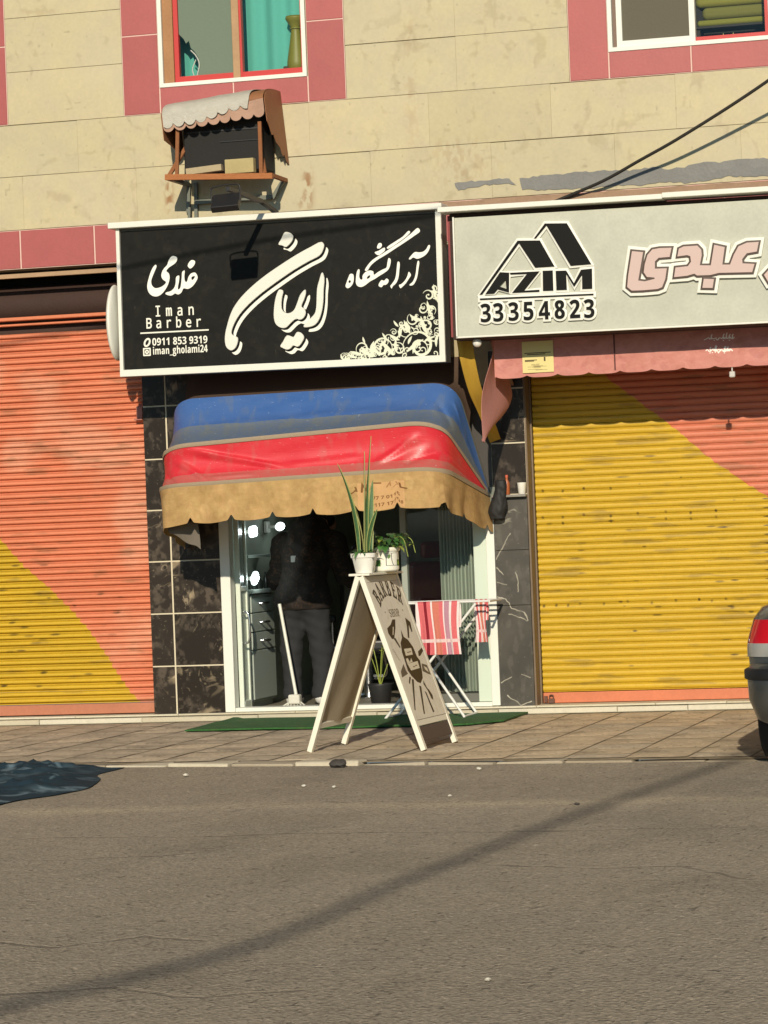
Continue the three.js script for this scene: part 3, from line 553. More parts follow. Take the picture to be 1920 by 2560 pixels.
{
  const dents = []; for (const [r, list] of [[1.758, [1.271, 1.434, 1.607, 1.824]], [1.55, [1.263, 1.426, 1.599, 1.816, 2.035, 2.26, 2.458, 2.66]], [1.50, [1.426, 1.816, 2.26, 2.458, 2.66]], [0.85, [1.245, 1.346, 1.442, 1.538, 1.733, 1.927, 2.12, 2.313, 2.499, 2.60, 2.711]]]) for (const x of list) dents.push([x, r + rr(-0.012, 0.012), 0.014, 0.016, rr(0.5, 1)]);
  for (let k = 0; k < 34; k++) dents.push([rr(1.25, 3.0), rr(0.2, 2.1), rr(0.012, 0.07), rr(0.006, 0.012), rr(0.3, 0.95)]);
  for (let k = 0; k < 10; k++) dents.push([3.07, 1.0 + k * 0.07, 0.05, 0.008, 0.9]);
  const diag = [[1.60, 2.95], [1.846, 2.625], [2.349, 2.225], [2.644, 1.952], [3.075, 1.643], [4.4, 0.7]], dY = (x) => { for (let i = 0; i + 1 < diag.length; i++) if (x <= diag[i + 1][0]) return lerp(diag[i][1], diag[i + 1][1], (x - diag[i][0]) / (diag[i + 1][0] - diag[i][0])); return 0.7; };
  const tex = paint(1.18, 4.4, 0.1, 3.0, (x, y) => y < dY(x), dents, [0.58, 0.135, 0.065], 0.22);
  const t = shutter('roller_shutter', 'yellow roller shutter with an orange upper corner, under the white sign', 1.213, 5.38, 0.150, 2.94, -0.20, 0.0535, tex, 1.18, 4.4, 0.1, 3.0, rough(blot(mat(0.60, 0.18, 0.08, 0.5)), 0.001), 0.013);
  part('padlock', [rbox(1.26, 1.31, 0.062, 0.10, -0.165, -0.14, 0.006), tube([[1.27, 0.10, -0.152], [1.272, 0.125, -0.152], [1.298, 0.125, -0.152], [1.30, 0.10, -0.152]], 0.005, 12, 6), box(1.225, 1.25, 0.07, 0.12, -0.178, -0.15)], rough(mat(0.12, 0.06, 0.04, 0.5, { metalness: 0.4 })), t);
  part('back_panel', box(1.2, 5.4, 0.06, 2.95, -0.32, -0.26), M.dark, t);
}

// ---------------------------------------------------------------- black shop sign with white calligraphy
function scrolls(x, W, H, S) {         // acanthus scroll work in the lower right corner of the black sign
  x.save(); x.strokeStyle = x.fillStyle = '#d9dcc6'; x.lineCap = 'round';
  const spiral = (cx, cy, r, a0, dir, turns, w) => { for (let i = 0; i < 40; i++) { const t = i / 40, t2 = (i + 1) / 40, f = (q) => [cx + r * (1 - q * 0.86) * Math.cos(a0 + dir * q * turns * 6.283), cy + r * (1 - q * 0.86) * Math.sin(a0 + dir * q * turns * 6.283)]; x.lineWidth = w * (0.35 + 0.9 * Math.sin(3.14 * Math.min(1, t * 1.1))); x.beginPath(); x.moveTo(...f(t)); x.lineTo(...f(t2)); x.stroke(); } x.beginPath(); x.arc(cx + r * 0.14 * Math.cos(a0 + dir * turns * 6.283), cy + r * 0.14 * Math.sin(a0 + dir * turns * 6.283), w * 0.75, 0, 7); x.fill(); };
  const leaf = (px, py, a, L, w) => { x.save(); x.translate(px, py); x.rotate(a); x.beginPath(); x.moveTo(0, 0); x.bezierCurveTo(L * 0.3, -w, L * 0.7, -w * 0.8, L, 0); x.bezierCurveTo(L * 0.75, w * 0.2, L * 0.4, w * 0.5, 0, 0); x.fill(); x.restore(); };
  const u = S / 1000, R = (dx, dy) => [W - dx * u, H - dy * u];
  for (const [dx, dy, r, a, d, n, w] of [[150, 70, 120, 3.3, 1, 1.2, 16], [160, 60, 70, 0.4, -1, 1.1, 10], [420, 75, 75, 0.2, -1, 1.6, 14], [560, 75, 50, 2.6, 1, 1.2, 9], [640, 35, 26, 3, 1, 1, 7], [250, 190, 52, 1.2, 1, 1.3, 10], [190, 260, 46, 4, -1, 1.2, 9], [95, 210, 55, 2, 1, 1.3, 10], [120, 330, 40, 5, 1, 1.2, 8], [60, 320, 38, 1, -1, 1.1, 8], [75, 420, 42, 3.6, 1, 1.2, 9], [35, 470, 26, 1.6, -1, 1, 7], [300, 60, 48, 3.9, 1, 1.3, 9], [500, 40, 36, 5.5, 1, 1.1, 8], [40, 130, 40, 4.2, -1, 1.1, 8]]) spiral(...R(dx, dy), r * u, a, d, n, w * u);
  for (const [dx, dy, a, L, w] of [[330, 20, -2.3, 150, 30], [290, 120, -2.6, 90, 24], [210, 160, -2.0, 110, 26], [90, 150, -1.9, 140, 30], [60, 280, -1.8, 110, 24], [150, 240, -2.4, 90, 20], [480, 20, -2.7, 120, 24], [600, 12, -2.8, 80, 18], [20, 380, -1.7, 120, 20], [380, 130, -2.2, 60, 16], [540, 110, -1.9, 50, 16], [250, 30, -0.6, 160, 26], [200, 20, -1.2, 110, 22], [120, 100, -0.4, 90, 20], [30, 60, -1.5, 90, 20]]) leaf(...R(dx, dy), a, L * u, w * u);
  for (let k = 0; k < 90; k++) {                       // the finer tendrils between them
    const dx = 700 * Math.pow(hash(k, 1), 1.3), lim = 470 * Math.pow(1 - dx / 720, 1.7) + 26, dy = lim * hash(k, 2), p = R(dx, dy), r = (12 + 22 * hash(k, 3)) * u;
    if (k % 3) spiral(...p, r, 6.28 * hash(k, 4), hash(k, 5) > 0.5 ? 1 : -1, 0.9 + 0.5 * hash(k, 6), 6 * u); else leaf(...p, -3 + 2.4 * hash(k, 7), r * 2.4, r * 0.7);
  }
  x.restore();
}
{
  const W = 2.606, H = 1.108, px = 2040, S = px / W;
  const toC = (a) => pairs(a).map(([x, y]) => [(x / 1000 + W / 2) * S, (H / 2 - y / 1000) * S]);
  const fillShape = (x, a, dx = 0, dy = 0) => { const pts = curvePts(a).map((p) => [(p.x + W / 2) * S + dx, (H / 2 - p.y) * S + dy]); x.beginPath(); pts.forEach((p, i) => i ? x.lineTo(...p) : x.moveTo(...p)); x.closePath(); };
  const face = canvasTex(px, Math.round(H * S), (x, w, h) => {
    x.fillStyle = '#1a1a17'; x.fillRect(0, 0, w, h);
    for (let k = 0; k < 1400; k++) { x.fillStyle = `rgba(${rnd() < 0.5 ? '70,66,56' : '6,6,6'},${rr(0.02, 0.10)})`; x.beginPath(); x.ellipse(rr(0, w), rr(0, h), rr(2, 60), rr(2, 26), rr(0, 3), 0, 7); x.fill(); }
    scrolls(x, w, h, S * 1.12);
    for (const a of Object.values(BIG)) { fillShape(x, a, 26, 30); x.fillStyle = '#e6e6da'; x.fill(); }
    for (const a of Object.values(BIG)) { fillShape(x, a, 7, 8); x.fillStyle = x.strokeStyle = '#080807'; x.lineWidth = 11; x.lineJoin = 'round'; x.stroke(); x.fill(); }
    for (const a of Object.values(SMALL)) { fillShape(x, a); x.fillStyle = '#ecece2'; x.fill(); }
    for (const a of Object.values(HOLES)) { fillShape(x, a); x.fillStyle = '#1a1a17'; x.fill(); }
    x.fillStyle = '#e6e6d8'; x.textBaseline = 'alphabetic';
    const spaced = (txt, a, size, font) => { const p = toC(a), n = txt.length; x.font = `${size}px ${font}`; for (let i = 0; i < n; i++) { x.save(); const t = i / (n - 1), cx = lerp(p[0][0], p[1][0], t), cy = lerp(p[0][1], p[1][1], t); x.translate(cx, cy); x.scale(0.78, 1); x.fillText(txt[i], 0, 0); x.lineWidth = 3; x.strokeStyle = '#e6e6d8'; x.strokeText(txt[i], 0, 0); x.restore(); } };
    spaced('Iman', [-1031, -136, -752, -138], 92, 'monospace'); spaced('Barber', [-1108, -228, -692, -234], 88, 'monospace');
    const r = toC(MARKS.rule); x.fillRect(r[0][0], r[0][1] - 4, r[1][0] - r[0][0], 9);
    x.font = 'bold 64px sans-serif'; const ph = toC(MARKS.phone); x.fillText('0911 853 9319', ph[0][0] + 58, ph[0][1] - 4, 365);
    x.save(); x.translate(ph[0][0] + 26, ph[0][1] - 26); x.rotate(0.5); x.lineWidth = 12; x.strokeStyle = '#e6e6d8'; x.beginPath(); x.ellipse(0, 0, 15, 24, 0, 0, 7); x.stroke(); x.restore();
    const hd = toC(MARKS.handle); x.fillText('iman_gholami24', hd[0][0] + 62, hd[0][1] - 14, 362); x.lineWidth = 9; x.strokeStyle = '#e6e6d8'; x.strokeRect(hd[0][0] + 4, hd[0][1] - 54, 42, 42); x.beginPath(); x.arc(hd[0][0] + 25, hd[0][1] - 33, 9, 0, 7); x.stroke();
    for (let k = 0; k < 60; k++) { x.fillStyle = `rgba(200,195,180,${rr(0.05, 0.3)})`; x.fillRect(rr(0, w), rr(0, h), rr(1, 3), rr(2, 26)); }
  });
  const t = thing('black_shop_sign', 'black shop sign with white Persian calligraphy and white frame over the barber door', 'sign', [-0.595, 3.40, 0.75]);
  t.rotation.z = -0.007;
  const hw = W / 2, hh = H / 2;
  const panel = new THREE.PlaneGeometry(W, H).translate(0, 0, 0);
  part('face', panel, new THREE.MeshPhysicalMaterial({ map: face, roughness: 0.6, specularIntensity: 0.25 }), t);
  part('case', [box(-hw - 0.026, hw + 0.04, -hh - 0.05, hh + 0.021, -0.16, -0.004)], mat(0.10, 0.10, 0.09, 0.6), t);
  part('frame', [rbox(-hw - 0.026, -hw + 0.004, -hh - 0.03, hh + 0.021, -0.002, 0.030, 0.004), rbox(hw - 0.004, hw + 0.042, -hh - 0.03, hh + 0.021, -0.002, 0.030, 0.004), rbox(-hw - 0.027, hw + 0.043, -hh - 0.052, -hh + 0.002, -0.003, 0.031, 0.004)], M.white, t);
  part('top_rail', [rbox(-hw - 0.075, hw + 0.06, hh + 0.022, hh + 0.070, -0.16, 0.075, 0.006)], M.white, t);
  parts('stand_off', [box(-1.0, -0.95, -0.3, -0.26, -0.75, -0.16), box(0.95, 1.0, -0.3, -0.26, -0.75, -0.16), box(-1.0, -0.95, 0.3, 0.34, -0.75, -0.16), box(0.95, 1.0, 0.3, 0.34, -0.75, -0.16)], M.steel, t);
  for (const a of Object.values(BIG)) part('raised_letter', extrude(shapeOf(a), 0.012, 0.003, 0.003).translate(0, 0, 0.001), M.white, t);
}
// ---------------------------------------------------------------- white shop sign with raised letters
const font = await new FontLoader().loadAsync('fonts/droid/droid_sans_bold.typeface.json');
{
  const t = thing('white_shop_sign', 'wide white shop sign with roof logo, phone number and pink raised letters', 'sign', [0.93, 2.955, 1.1]);
  t.rotation.z = -0.006;
  const board = rough(blot(mat(0.49, 0.50, 0.41, 0.5)), 0.0006);
  part('board', rbox(0, 4.6, 0, 0.905, -0.05, 0, 0.004), board, t);
  parts('board_edge', [box(-0.012, 0, -0.01, 0.91, -0.05, 0.012), box(-0.012, 4.6, -0.014, -0.0005, -0.05, 0.012)], M.white, t);
  parts('top_rail', [rbox(-0.11, 1.62, 0.945, 0.985, -0.15, 0.09, 0.006), rbox(1.62, 4.6, 0.952, 0.992, -0.15, 0.10, 0.006)], M.white, t);
  part('case', [box(-0.05, 4.6, -0.02, 0.94, -0.45, -0.052)], darkBrown, t);
  part('red_side_strip', [box(-0.068, -0.015, 0.0, 0.93, -0.14, -0.06)], mat(0.22, 0.03, 0.03, 0.6), t);
  parts('bracket', [plank([0.5, 0.5, -1.1], [0.5, 0.5, -0.45], 0.05, 0.05), plank([2.3, 0.5, -1.1], [2.3, 0.5, -0.45], 0.05, 0.05)], M.steel, t);
  const ink = new THREE.MeshPhysicalMaterial({ color: col(0.009, 0.009, 0.008), roughness: 0.7, specularIntensity: 0.3 }), rim = rough(mat(0.74, 0.74, 0.66, 0.5), 0.0005), pink = mat(0.54, 0.40, 0.36, 0.5), brown = mat(0.06, 0.035, 0.022, 0.5);
  let lift = 0;
  const raised = (name, sh, m, grow = 0.016) => { lift += 0.0005; part(name + '_rim', extrude(sh, 0.016 + lift, grow, 0.003), rim, t); part(name, extrude(sh, 0.005, 0.001, 0.001).translate(0, 0, 0.021 + lift), m, t); };
  for (const k of ['roof1', 'roof2', 'Z', 'I', 'M', 'rule']) raised('logo_letter', shapeOf(LOGO[k], false), ink, 0.019);
  const A = shapeOf(LOGO.A, false); A.holes.push(new THREE.Path(pairs(LOGO.Ahole).map(([x, y]) => new THREE.Vector2(x / 1000, y / 1000)))); raised('logo_letter', A, ink, 0.010);
  const dg = pairs(LOGO.digits);
  [...'33354823'].forEach((ch, i) => { for (const s of font.generateShapes(ch, 0.137)) { const off = (p) => new THREE.Vector2(p.x * 0.84 + dg[i][0] / 1000, p.y + dg[i][1] / 1000), e = s.extractPoints(8), q = new THREE.Shape(e.shape.map(off)); q.holes = e.holes.map((h) => new THREE.Path(h.map(off))); raised('digit', q, ink, 0.018); } });
  for (const [k, sharp] of [['ye', 0], ['abd', 0], ['dot', 0], ['next', 0]]) {
    const sh = shapeOf(WORD[k], false); lift += 0.0005;
    part('word_rim', extrude(sh, 0.022 + lift, 0.038, 0.004), rim, t); part('word_outline', extrude(sh, 0.004, 0.015, 0.001).translate(0, 0, 0.0275 + lift), brown, t); part('word_letter', extrude(sh, 0.003, 0, 0).translate(0, 0, 0.0335 + lift), pink, t);
  }
}
top('oval_lightbox', [new THREE.SphereGeometry(1, 24, 32).scale(0.05, 0.305, 0.20).translate(-1.985, 3.245, 0.66), box(-1.99, -1.925, 3.2, 3.24, 0.60, 0.63)], M.white, 'white lens shaped lightbox on the left edge of the black sign', 'lightbox');

// ---------------------------------------------------------------- floodlight on an arm over the black sign
{
  const t = thing('floodlight', 'black floodlight on a long arm over the black sign', 'floodlight', [-0.585, 4.03, 0.72]);
  part('arm', [plank([0, 0.0, 0], [-0.055, 0.075, 0.25], 0.03, 0.03), plank([-0.055, 0.075, 0.24], [-0.072, 0.095, 1.04], 0.032, 0.032)], M.blackMetal, t);
  const h = part('lamp_head', [rbox(-0.108, 0.108, -0.075, 0.075, -0.03, 0.03, 0.008)], M.blackMetal, t);
  h.position.set(-0.083, -0.012, 1.06); h.rotation.set(-0.75, 0, 0.05);
  part('lens', [box(-0.095, 0.095, -0.062, 0.062, -0.034, -0.031)], mat(0.25, 0.26, 0.25, 0.15), h);
  part('yoke', [tube([[-0.195, 0.0, 1.06], [-0.197, 0.09, 1.06], [-0.19, 0.105, 1.06], [0.02, 0.118, 1.06], [0.03, 0.10, 1.06], [0.027, 0.0, 1.06]], 0.006, 40, 6)], M.blackMetal, t);
}

// ---------------------------------------------------------------- barber awning: three hoops hinged low on the wall
const AW = { pl: V(-1.66, 1.72, 0.03), pr: V(0.885, 1.745, 0.03) };
function hoop(zf, yl, yr, xl, xr, r) {        // u 0..1 from the left hinge round the front to the right hinge
  const c = new THREE.CurvePath(), L = V(xl, yl, zf), R = V(xr, yr, zf);
  const dl = L.clone().sub(AW.pl), dr = R.clone().sub(AW.pr), d = R.clone().sub(L).normalize();
  const l1 = L.clone().addScaledVector(dl.clone().normalize(), -r), l2 = L.clone().addScaledVector(d, r), r1 = R.clone().addScaledVector(d, -r), r2 = R.clone().addScaledVector(dr.clone().normalize(), -r);
  const A = new THREE.LineCurve3(AW.pl, l1), B = new THREE.QuadraticBezierCurve3(l1, L, l2), C = new THREE.LineCurve3(l2, r1), D = new THREE.QuadraticBezierCurve3(r1, R, r2), E = new THREE.LineCurve3(r2, AW.pr);
  return (u) => u < 0.16 ? A.getPoint(u / 0.16) : u < 0.26 ? B.getPoint((u - 0.16) / 0.10) : u < 0.74 ? C.getPoint((u - 0.26) / 0.48) : u < 0.84 ? D.getPoint((u - 0.74) / 0.10) : E.getPoint((u - 0.84) / 0.16);
}
const H1 = hoop(1.12, 1.905, 1.957, -1.555, 0.765, 0.26), H2 = hoop(1.02, 2.215, 2.32, -1.545, 0.735, 0.26), H3 = hoop(0.45, 2.614, 2.640, -1.615, 0.735, 0.20);
{
  const t = thing('striped_awning', 'blue and red awning with tan scalloped valance over the barber door', 'awning');
  const tubeOf = (h, r) => { const pts = []; for (let i = 0; i <= 60; i++) { const p = h(i / 60); pts.push([p.x, p.y - 0.012, p.z - 0.014]); } return tube(pts, r, 120, 8); };
  for (const h of [H1, H2, H3]) part('hoop', tubeOf(h, 0.012), M.steel, t);
  parts('hinge_plate', [box(-1.70, -1.62, 1.66, 1.79, 0.007, 0.03), box(0.85, 0.93, 1.68, 1.81, 0.017, 0.035)], M.steel, t);
  const cloth = (ha, hb, sag, wr, s, creases) => (u, v) => {   // ruled between two hoops, slack and creased
    const a = ha(u), b = hb(u), p = a.clone().lerp(b, v), q = Math.sin(Math.PI * v), e = smooth(0, 0.1, u) * smooth(1, 0.9, u);
    let n = wr * q * (fbm(u * 6 + v * 1.2 + s, v * 1.6 - u * 2, 2, s) - 0.5);
    for (const [u0, v0, u1, v1, w, amp] of creases) { const du = (u1 - u0) * 3.4, dv = (v1 - v0) * 0.4, L2 = du * du + dv * dv, pu = (u - u0) * 3.4, pv = (v - v0) * 0.4, tt = clamp((pu * du + pv * dv) / L2), dd = Math.hypot(pu - du * tt, pv - dv * tt) / w; n += amp * Math.exp(-dd * dd) * smooth(0, 0.2, tt) * smooth(1, 0.7, tt) * Math.min(1, q * 2); }
    return [p.x, p.y - sag * q * 0.6 * e + n * 0.5, p.z - sag * q * e + n * e];
  };
  const dusty = (c, dust, edge, s) => rough(new THREE.MeshStandardMaterial({ roughness: 0.42, map: dataTex(1024, 256, (u, v, o) => {   // road dust has settled on the lower part of each strip
    const f = fbm(u * 24, v * 8, 4, s), g = fbm(u * 220, v * 60, 2, s + 5), st = fbm(u * 60, v * 3, 3, s + 9), line = edge + 0.05 * (u - 0.5) + 0.05 * (f - 0.5);
    const d = clamp((v > line ? 0.80 : 0.10) * (0.65 + 0.7 * g) + 0.22 * (f - 0.45) + 0.25 * smooth(0.55, 0.75, st)), k = 0.9 + 0.2 * f;
    for (let i = 0; i < 3; i++) o[i] = lerp(c[i] * k, dust[i], d);
    const sp = vnoise(u * 260, v * 60, s + 31); if (sp > 0.965) for (let i = 0; i < 3; i++) o[i] = lerp(o[i], 0.6, 0.6);
  }) }), 0.0012);
  part('blue_panel', thick(140, 26, cloth(H3, H2, 0.07, 0.030, 3, [[0.80, 0.15, 0.90, 0.6, 0.02, 0.018], [0.76, 0.3, 0.84, 0.9, 0.025, -0.018], [0.84, 0.2, 0.96, 0.8, 0.02, 0.016], [0.25, 0.5, 0.7, 0.42, 0.02, 0.006]]), 0.003), dusty([0.038, 0.12, 0.36], [0.150, 0.18, 0.20], 0.50, 3), t);
  part('red_panel', thick(140, 24, cloth(H2, H1, 0.06, 0.035, 17, [[0.24, 0.05, 0.50, 0.72, 0.022, 0.026], [0.23, 0.25, 0.31, 0.95, 0.02, 0.024], [0.20, 0.4, 0.24, 0.98, 0.018, -0.02], [0.30, 0.82, 0.42, 0.78, 0.014, 0.016], [0.46, 0.62, 0.66, 0.5, 0.03, 0.012], [0.66, 0.78, 0.77, 0.12, 0.022, 0.026], [0.72, 0.85, 0.80, 0.4, 0.02, -0.02], [0.79, 0.9, 0.88, 0.3, 0.018, 0.018], [0.85, 0.8, 0.94, 0.35, 0.016, 0.016], [0.80, 0.45, 0.92, 0.5, 0.014, 0.014]]), 0.003), dusty([0.62, 0.018, 0.035], [0.44, 0.12, 0.10], 0.68, 23), t);
  part('top_panel', thick(90, 8, (u, v) => { const a = H3(lerp(0.12, 0.88, u)), w = V(lerp(-1.60, 0.80, u), 2.86, 0.03), p = w.lerp(a, v); return [p.x, p.y - 0.03 * Math.sin(Math.PI * v), p.z]; }, 0.003), rough(mat(0.075, 0.045, 0.028, 0.85), 0.002), t);
  // the hems sewn over the hoops
  const hem = (h, w, m) => part('hem', thick(120, 2, (u, v) => { const p = h(lerp(0.012, 0.988, u)), e = 0.012; return [p.x + (u < 0.2 ? -e : u > 0.8 ? e : 0) * 0.6, p.y + w * (0.5 - v), p.z + e * (1 - Math.abs(2 * v - 1)) * 0.6 + 0.005]; }, 0.003), m, t);
  hem(H2, 0.03, rough(blot(mat(0.36, 0.28, 0.19, 0.8)))); hem(H1, 0.034, rough(blot(mat(0.33, 0.26, 0.17, 0.8))));
  const valTex = canvasTex(2048, 256, (x, w, h) => {
    x.fillStyle = '#ab8a58'; x.fillRect(0, 0, w, h);
    for (let k = 0; k < 2600; k++) { const a = rnd() < 0.5; x.fillStyle = `rgba(${a ? '214,182,126' : '120,92,52'},${rr(0.02, 0.09)})`; x.beginPath(); x.ellipse(rr(0, w), rr(0, h), rr(2, 26), rr(3, 50), rr(-0.3, 0.3), 0, 7); x.fill(); }
    x.save(); x.translate(0.672 * w, 0); x.fillStyle = 'rgba(205,158,112,0.55)'; x.fillRect(-84, 60, 205, 190);
    x.strokeStyle = x.fillStyle = 'rgba(96,60,22,0.85)'; x.lineCap = 'round'; x.lineWidth = 9;
    const stroke = (...p) => { x.beginPath(); x.moveTo(p[0], p[1]); for (let i = 2; i < p.length; i += 2) x.lineTo(p[i], p[i + 1]); x.stroke(); };
    stroke(-92, 100, -88, 122, -100, 138, -112, 130); stroke(-66, 122, -62, 70, -44, 112, -40, 66); stroke(-26, 106, -16, 62, 18, 66); x.lineWidth = 6; x.strokeStyle = 'rgba(110,70,30,0.5)'; stroke(44, 98, 58, 66, 60, 90); stroke(74, 104, 92, 96, 84, 76); x.strokeStyle = 'rgba(96,60,22,0.85)'; x.lineWidth = 9; stroke(100, 80, 104, 108, 130, 116);
    x.font = 'bold 34px sans-serif'; x.fillText('..177 7 0116', -50, 178, 150); x.fillText('.9117 17708', -34, 226, 150); x.restore();
  });
  valTex.wrapS = THREE.ClampToEdgeWrapping;
  const valance = thick(420, 14, (u, v) => {
    const p = H1(u), k = Math.floor(u * 11.2), s = u * 11.2 - k, arm = u < 0.16 ? 1 - u / 0.16 : u > 0.84 ? (u - 0.84) / 0.16 : 0;
    const scal = 0.020 * Math.pow(Math.abs(2 * s - 1), 2) + 0.035 * smooth(0.82, 1, Math.abs(2 * s - 1)), drop = 0.305 - scal + 0.01 * (hash(k, 3) - 0.5) + 0.02 * arm - 0.03 * u;
    const w = v * (0.022 * (vnoise(u * 26, v * 1.5, 6) - 0.5) + 0.014 * Math.sin(u * 95 + 2 * vnoise(u * 12, 2)) + 0.03 * (vnoise(u * 8, 4, 2) - 0.5));
    const sx = u < 0.2 ? -1 : u > 0.8 ? 1 : 0, inx = u < 0.26 && u > 0.1 || u > 0.74 && u < 0.9 ? 0.7 : 1;
    return [p.x + sx * w * 0.9, p.y - 0.012 - drop * v, p.z + 0.014 * (1 - arm) + (sx ? 0.3 : 1) * w * inx];
  }, 0.0025);
  valTex.flipY = true;
  { const uv = valance.attributes.uv; for (let i = 0; i < uv.count; i++) uv.setY(i, 1 - uv.getY(i)); }
  part('valance', valance, rough(new THREE.MeshStandardMaterial({ map: valTex, roughness: 0.85 }), 0.0012), t);
  part('yellow_side_flap', thick(8, 24, (u, v) => { const p = new THREE.CatmullRomCurve3([V(0.845, 2.97, 0.80), V(0.865, 2.80, 0.78), V(0.885, 2.55, 0.62), V(0.905, 2.38, 0.40), V(0.925, 2.16, 0.12)]).getPoint(v), w = lerp(0.12, 0.08, v); return [p.x + w * u, p.y + 0.03 * u, p.z + 0.012 * Math.sin(u * 5 + v * 6) - 0.02 * u]; }, 0.003), rough(blot(mat(0.50, 0.30, 0.03, 0.75))), t);
  part('torn_strip', thick(10, 8, (u, v) => [lerp(-1.52, -1.28, u) + 0.02 * v, 1.60 - v * lerp(0.06, 0.20, u) + 0.01 * Math.sin(u * 9), 0.93 + 0.03 * Math.sin(u * 4 + v * 2)], 0.002), rough(mat(0.14, 0.12, 0.095, 0.9)), t);
}
// ---------------------------------------------------------------- pink awning of the right-hand shop
{
  const t = thing('pink_awning', 'faded pink awning with scalloped valance under the white sign', 'awning');
  const tex = canvasTex(2048, 256, (x, w, h) => {
    x.fillStyle = '#c07f74'; x.fillRect(0, 0, w, h);
    for (let k = 0; k < 1800; k++) { x.fillStyle = `rgba(${rnd() < 0.5 ? '214,158,146' : '138,74,66'},${rr(0.02, 0.1)})`; x.beginPath(); x.ellipse(rr(0, w), rr(0, h), rr(2, 40), rr(2, 30), rr(0, 3), 0, 7); x.fill(); }
    x.strokeStyle = x.fillStyle = '#ece4dc'; x.lineCap = 'round'; x.lineWidth = 5;       // two short lines of Persian lettering
    const word = (x0, y0, n, s) => { for (let k = 0; k < n; k++) { const a = x0 + k * 13, up = hash(k, s) > 0.5 ? 1 : -1; x.beginPath(); x.moveTo(a, y0 + 3 * up); x.quadraticCurveTo(a + 5, y0 + 22 * up * hash(k, s + 4), a + 12, y0 - 3 * up); x.stroke(); if (hash(k, s + 1) > 0.66) { x.beginPath(); x.moveTo(a + 6, y0 + 3); x.quadraticCurveTo(a + 2, y0 - 14, a + 8, y0 - 20 - 14 * hash(k, s + 2)); x.stroke(); } if (hash(k, s + 3) > 0.5) { x.beginPath(); x.arc(a + 4, y0 + 14, 3, 0, 7); x.fill(); } } };
    word(0.452 * w, 78, 10, 2); word(0.455 * w, 152, 8, 12); x.lineWidth = 6; word(0.466 * w, 154, 7, 22);
  });
  const fn = (u, v) => { const x = lerp(1.12, 4.75, u), s = ((x - 1.372) / 0.2435), f = s - Math.floor(s), sc = 0.018 * Math.pow(Math.abs(2 * f - 1), 4), r = 0.012 * (vnoise(x * 5, v * 2, 4) - 0.5) + 0.01 * (vnoise(x * 12, v, 8) - 0.5) * v; return [x, 2.95 - (0.318 - sc) * v, 0.72 + r]; };
  const g = thick(300, 8, fn, 0.0025); { const uv = g.attributes.uv; for (let i = 0; i < uv.count; i++) uv.setY(i, 1 - uv.getY(i)); }
  part('valance', g, rough(new THREE.MeshStandardMaterial({ map: tex, roughness: 0.8 }), 0.001), t);
  part('front_bar', bar([1.12, 2.955, 0.70], [4.75, 2.955, 0.70], 0.018), M.steel, t);
  part('top_panel', thick(60, 10, (u, v) => [lerp(1.12, 4.75, u), lerp(2.955, 2.97, v), lerp(0.70, -0.1, v)], 0.003), rough(mat(0.30, 0.10, 0.085, 0.85)), t);
  const flap = [V(1.10, 2.94, 0.72), V(1.09, 2.80, 0.74), V(1.075, 2.50, 0.92), V(1.06, 2.15, 1.02)], flap2 = [V(1.16, 2.95, 0.50), V(1.12, 2.66, 0.26), V(1.115, 2.49, 0.20), V(1.075, 2.17, 0.97)];
  part('side_flap', thick(14, 22, (u, v) => { const p = new THREE.CatmullRomCurve3(flap).getPoint(v).lerp(new THREE.CatmullRomCurve3(flap2).getPoint(v), u); return [p.x + 0.018 * Math.sin(v * 7 + u * 4), p.y - 0.02 * Math.sin(u * 3.1) * v, p.z]; }, 0.003), rough(blot(mat(0.52, 0.235, 0.20, 0.8))), t);
  part('arm', [plank([1.10, 2.93, 0.70], [1.10, 2.62, 0.02], 0.03, 0.02)], mat(0.30, 0.17, 0.10, 0.6), t);
  part('seam', [box(2.062, 2.072, 2.66, 2.945, 0.7285, 0.7345)], mat(0.10, 0.03, 0.03, 0.8), t);
  const stick = canvasTex(256, 256, (x) => { x.fillStyle = '#d8c98a'; x.fillRect(0, 0, 256, 256); x.fillStyle = '#4a4028'; for (const [y, a, b] of [[92, 18, 235], [104, 40, 190], [150, 20, 120], [158, 20, 96]]) x.fillRect(a, y, b - a, 7); x.fillRect(176, 132, 14, 34); x.fillStyle = 'rgba(90,80,50,0.5)'; for (let k = 0; k < 14; k++) x.fillRect(rr(10, 120), rr(184, 236), rr(20, 110), 4); });
  top('paper_notice', new THREE.PlaneGeometry(0.245, 0.242).translate(1.468, 2.788, 0.7335), new THREE.MeshStandardMaterial({ map: stick, roughness: 0.8 }), 'yellow paper notice stuck on the pink awning', 'notice');
  top('awning_clip', [rbox(2.94, 2.985, 2.553, 2.60, 0.70, 0.735, 0.01), bar([2.962, 2.6, 0.715], [2.962, 2.66, 0.712], 0.006)], mat(0.5, 0.48, 0.44, 0.5), 'small pale clip hanging from the pink awning edge', 'clip');
}
top('white_bulb', [new THREE.SphereGeometry(0.035, 20, 14).translate(1.055, 2.905, 1.0), new THREE.CylinderGeometry(0.018, 0.02, 0.07, 14).translate(1.055, 2.95, 1.0)], mat(0.72, 0.71, 0.64, 0.3), 'white light bulb under the left corner of the white sign', 'bulb');
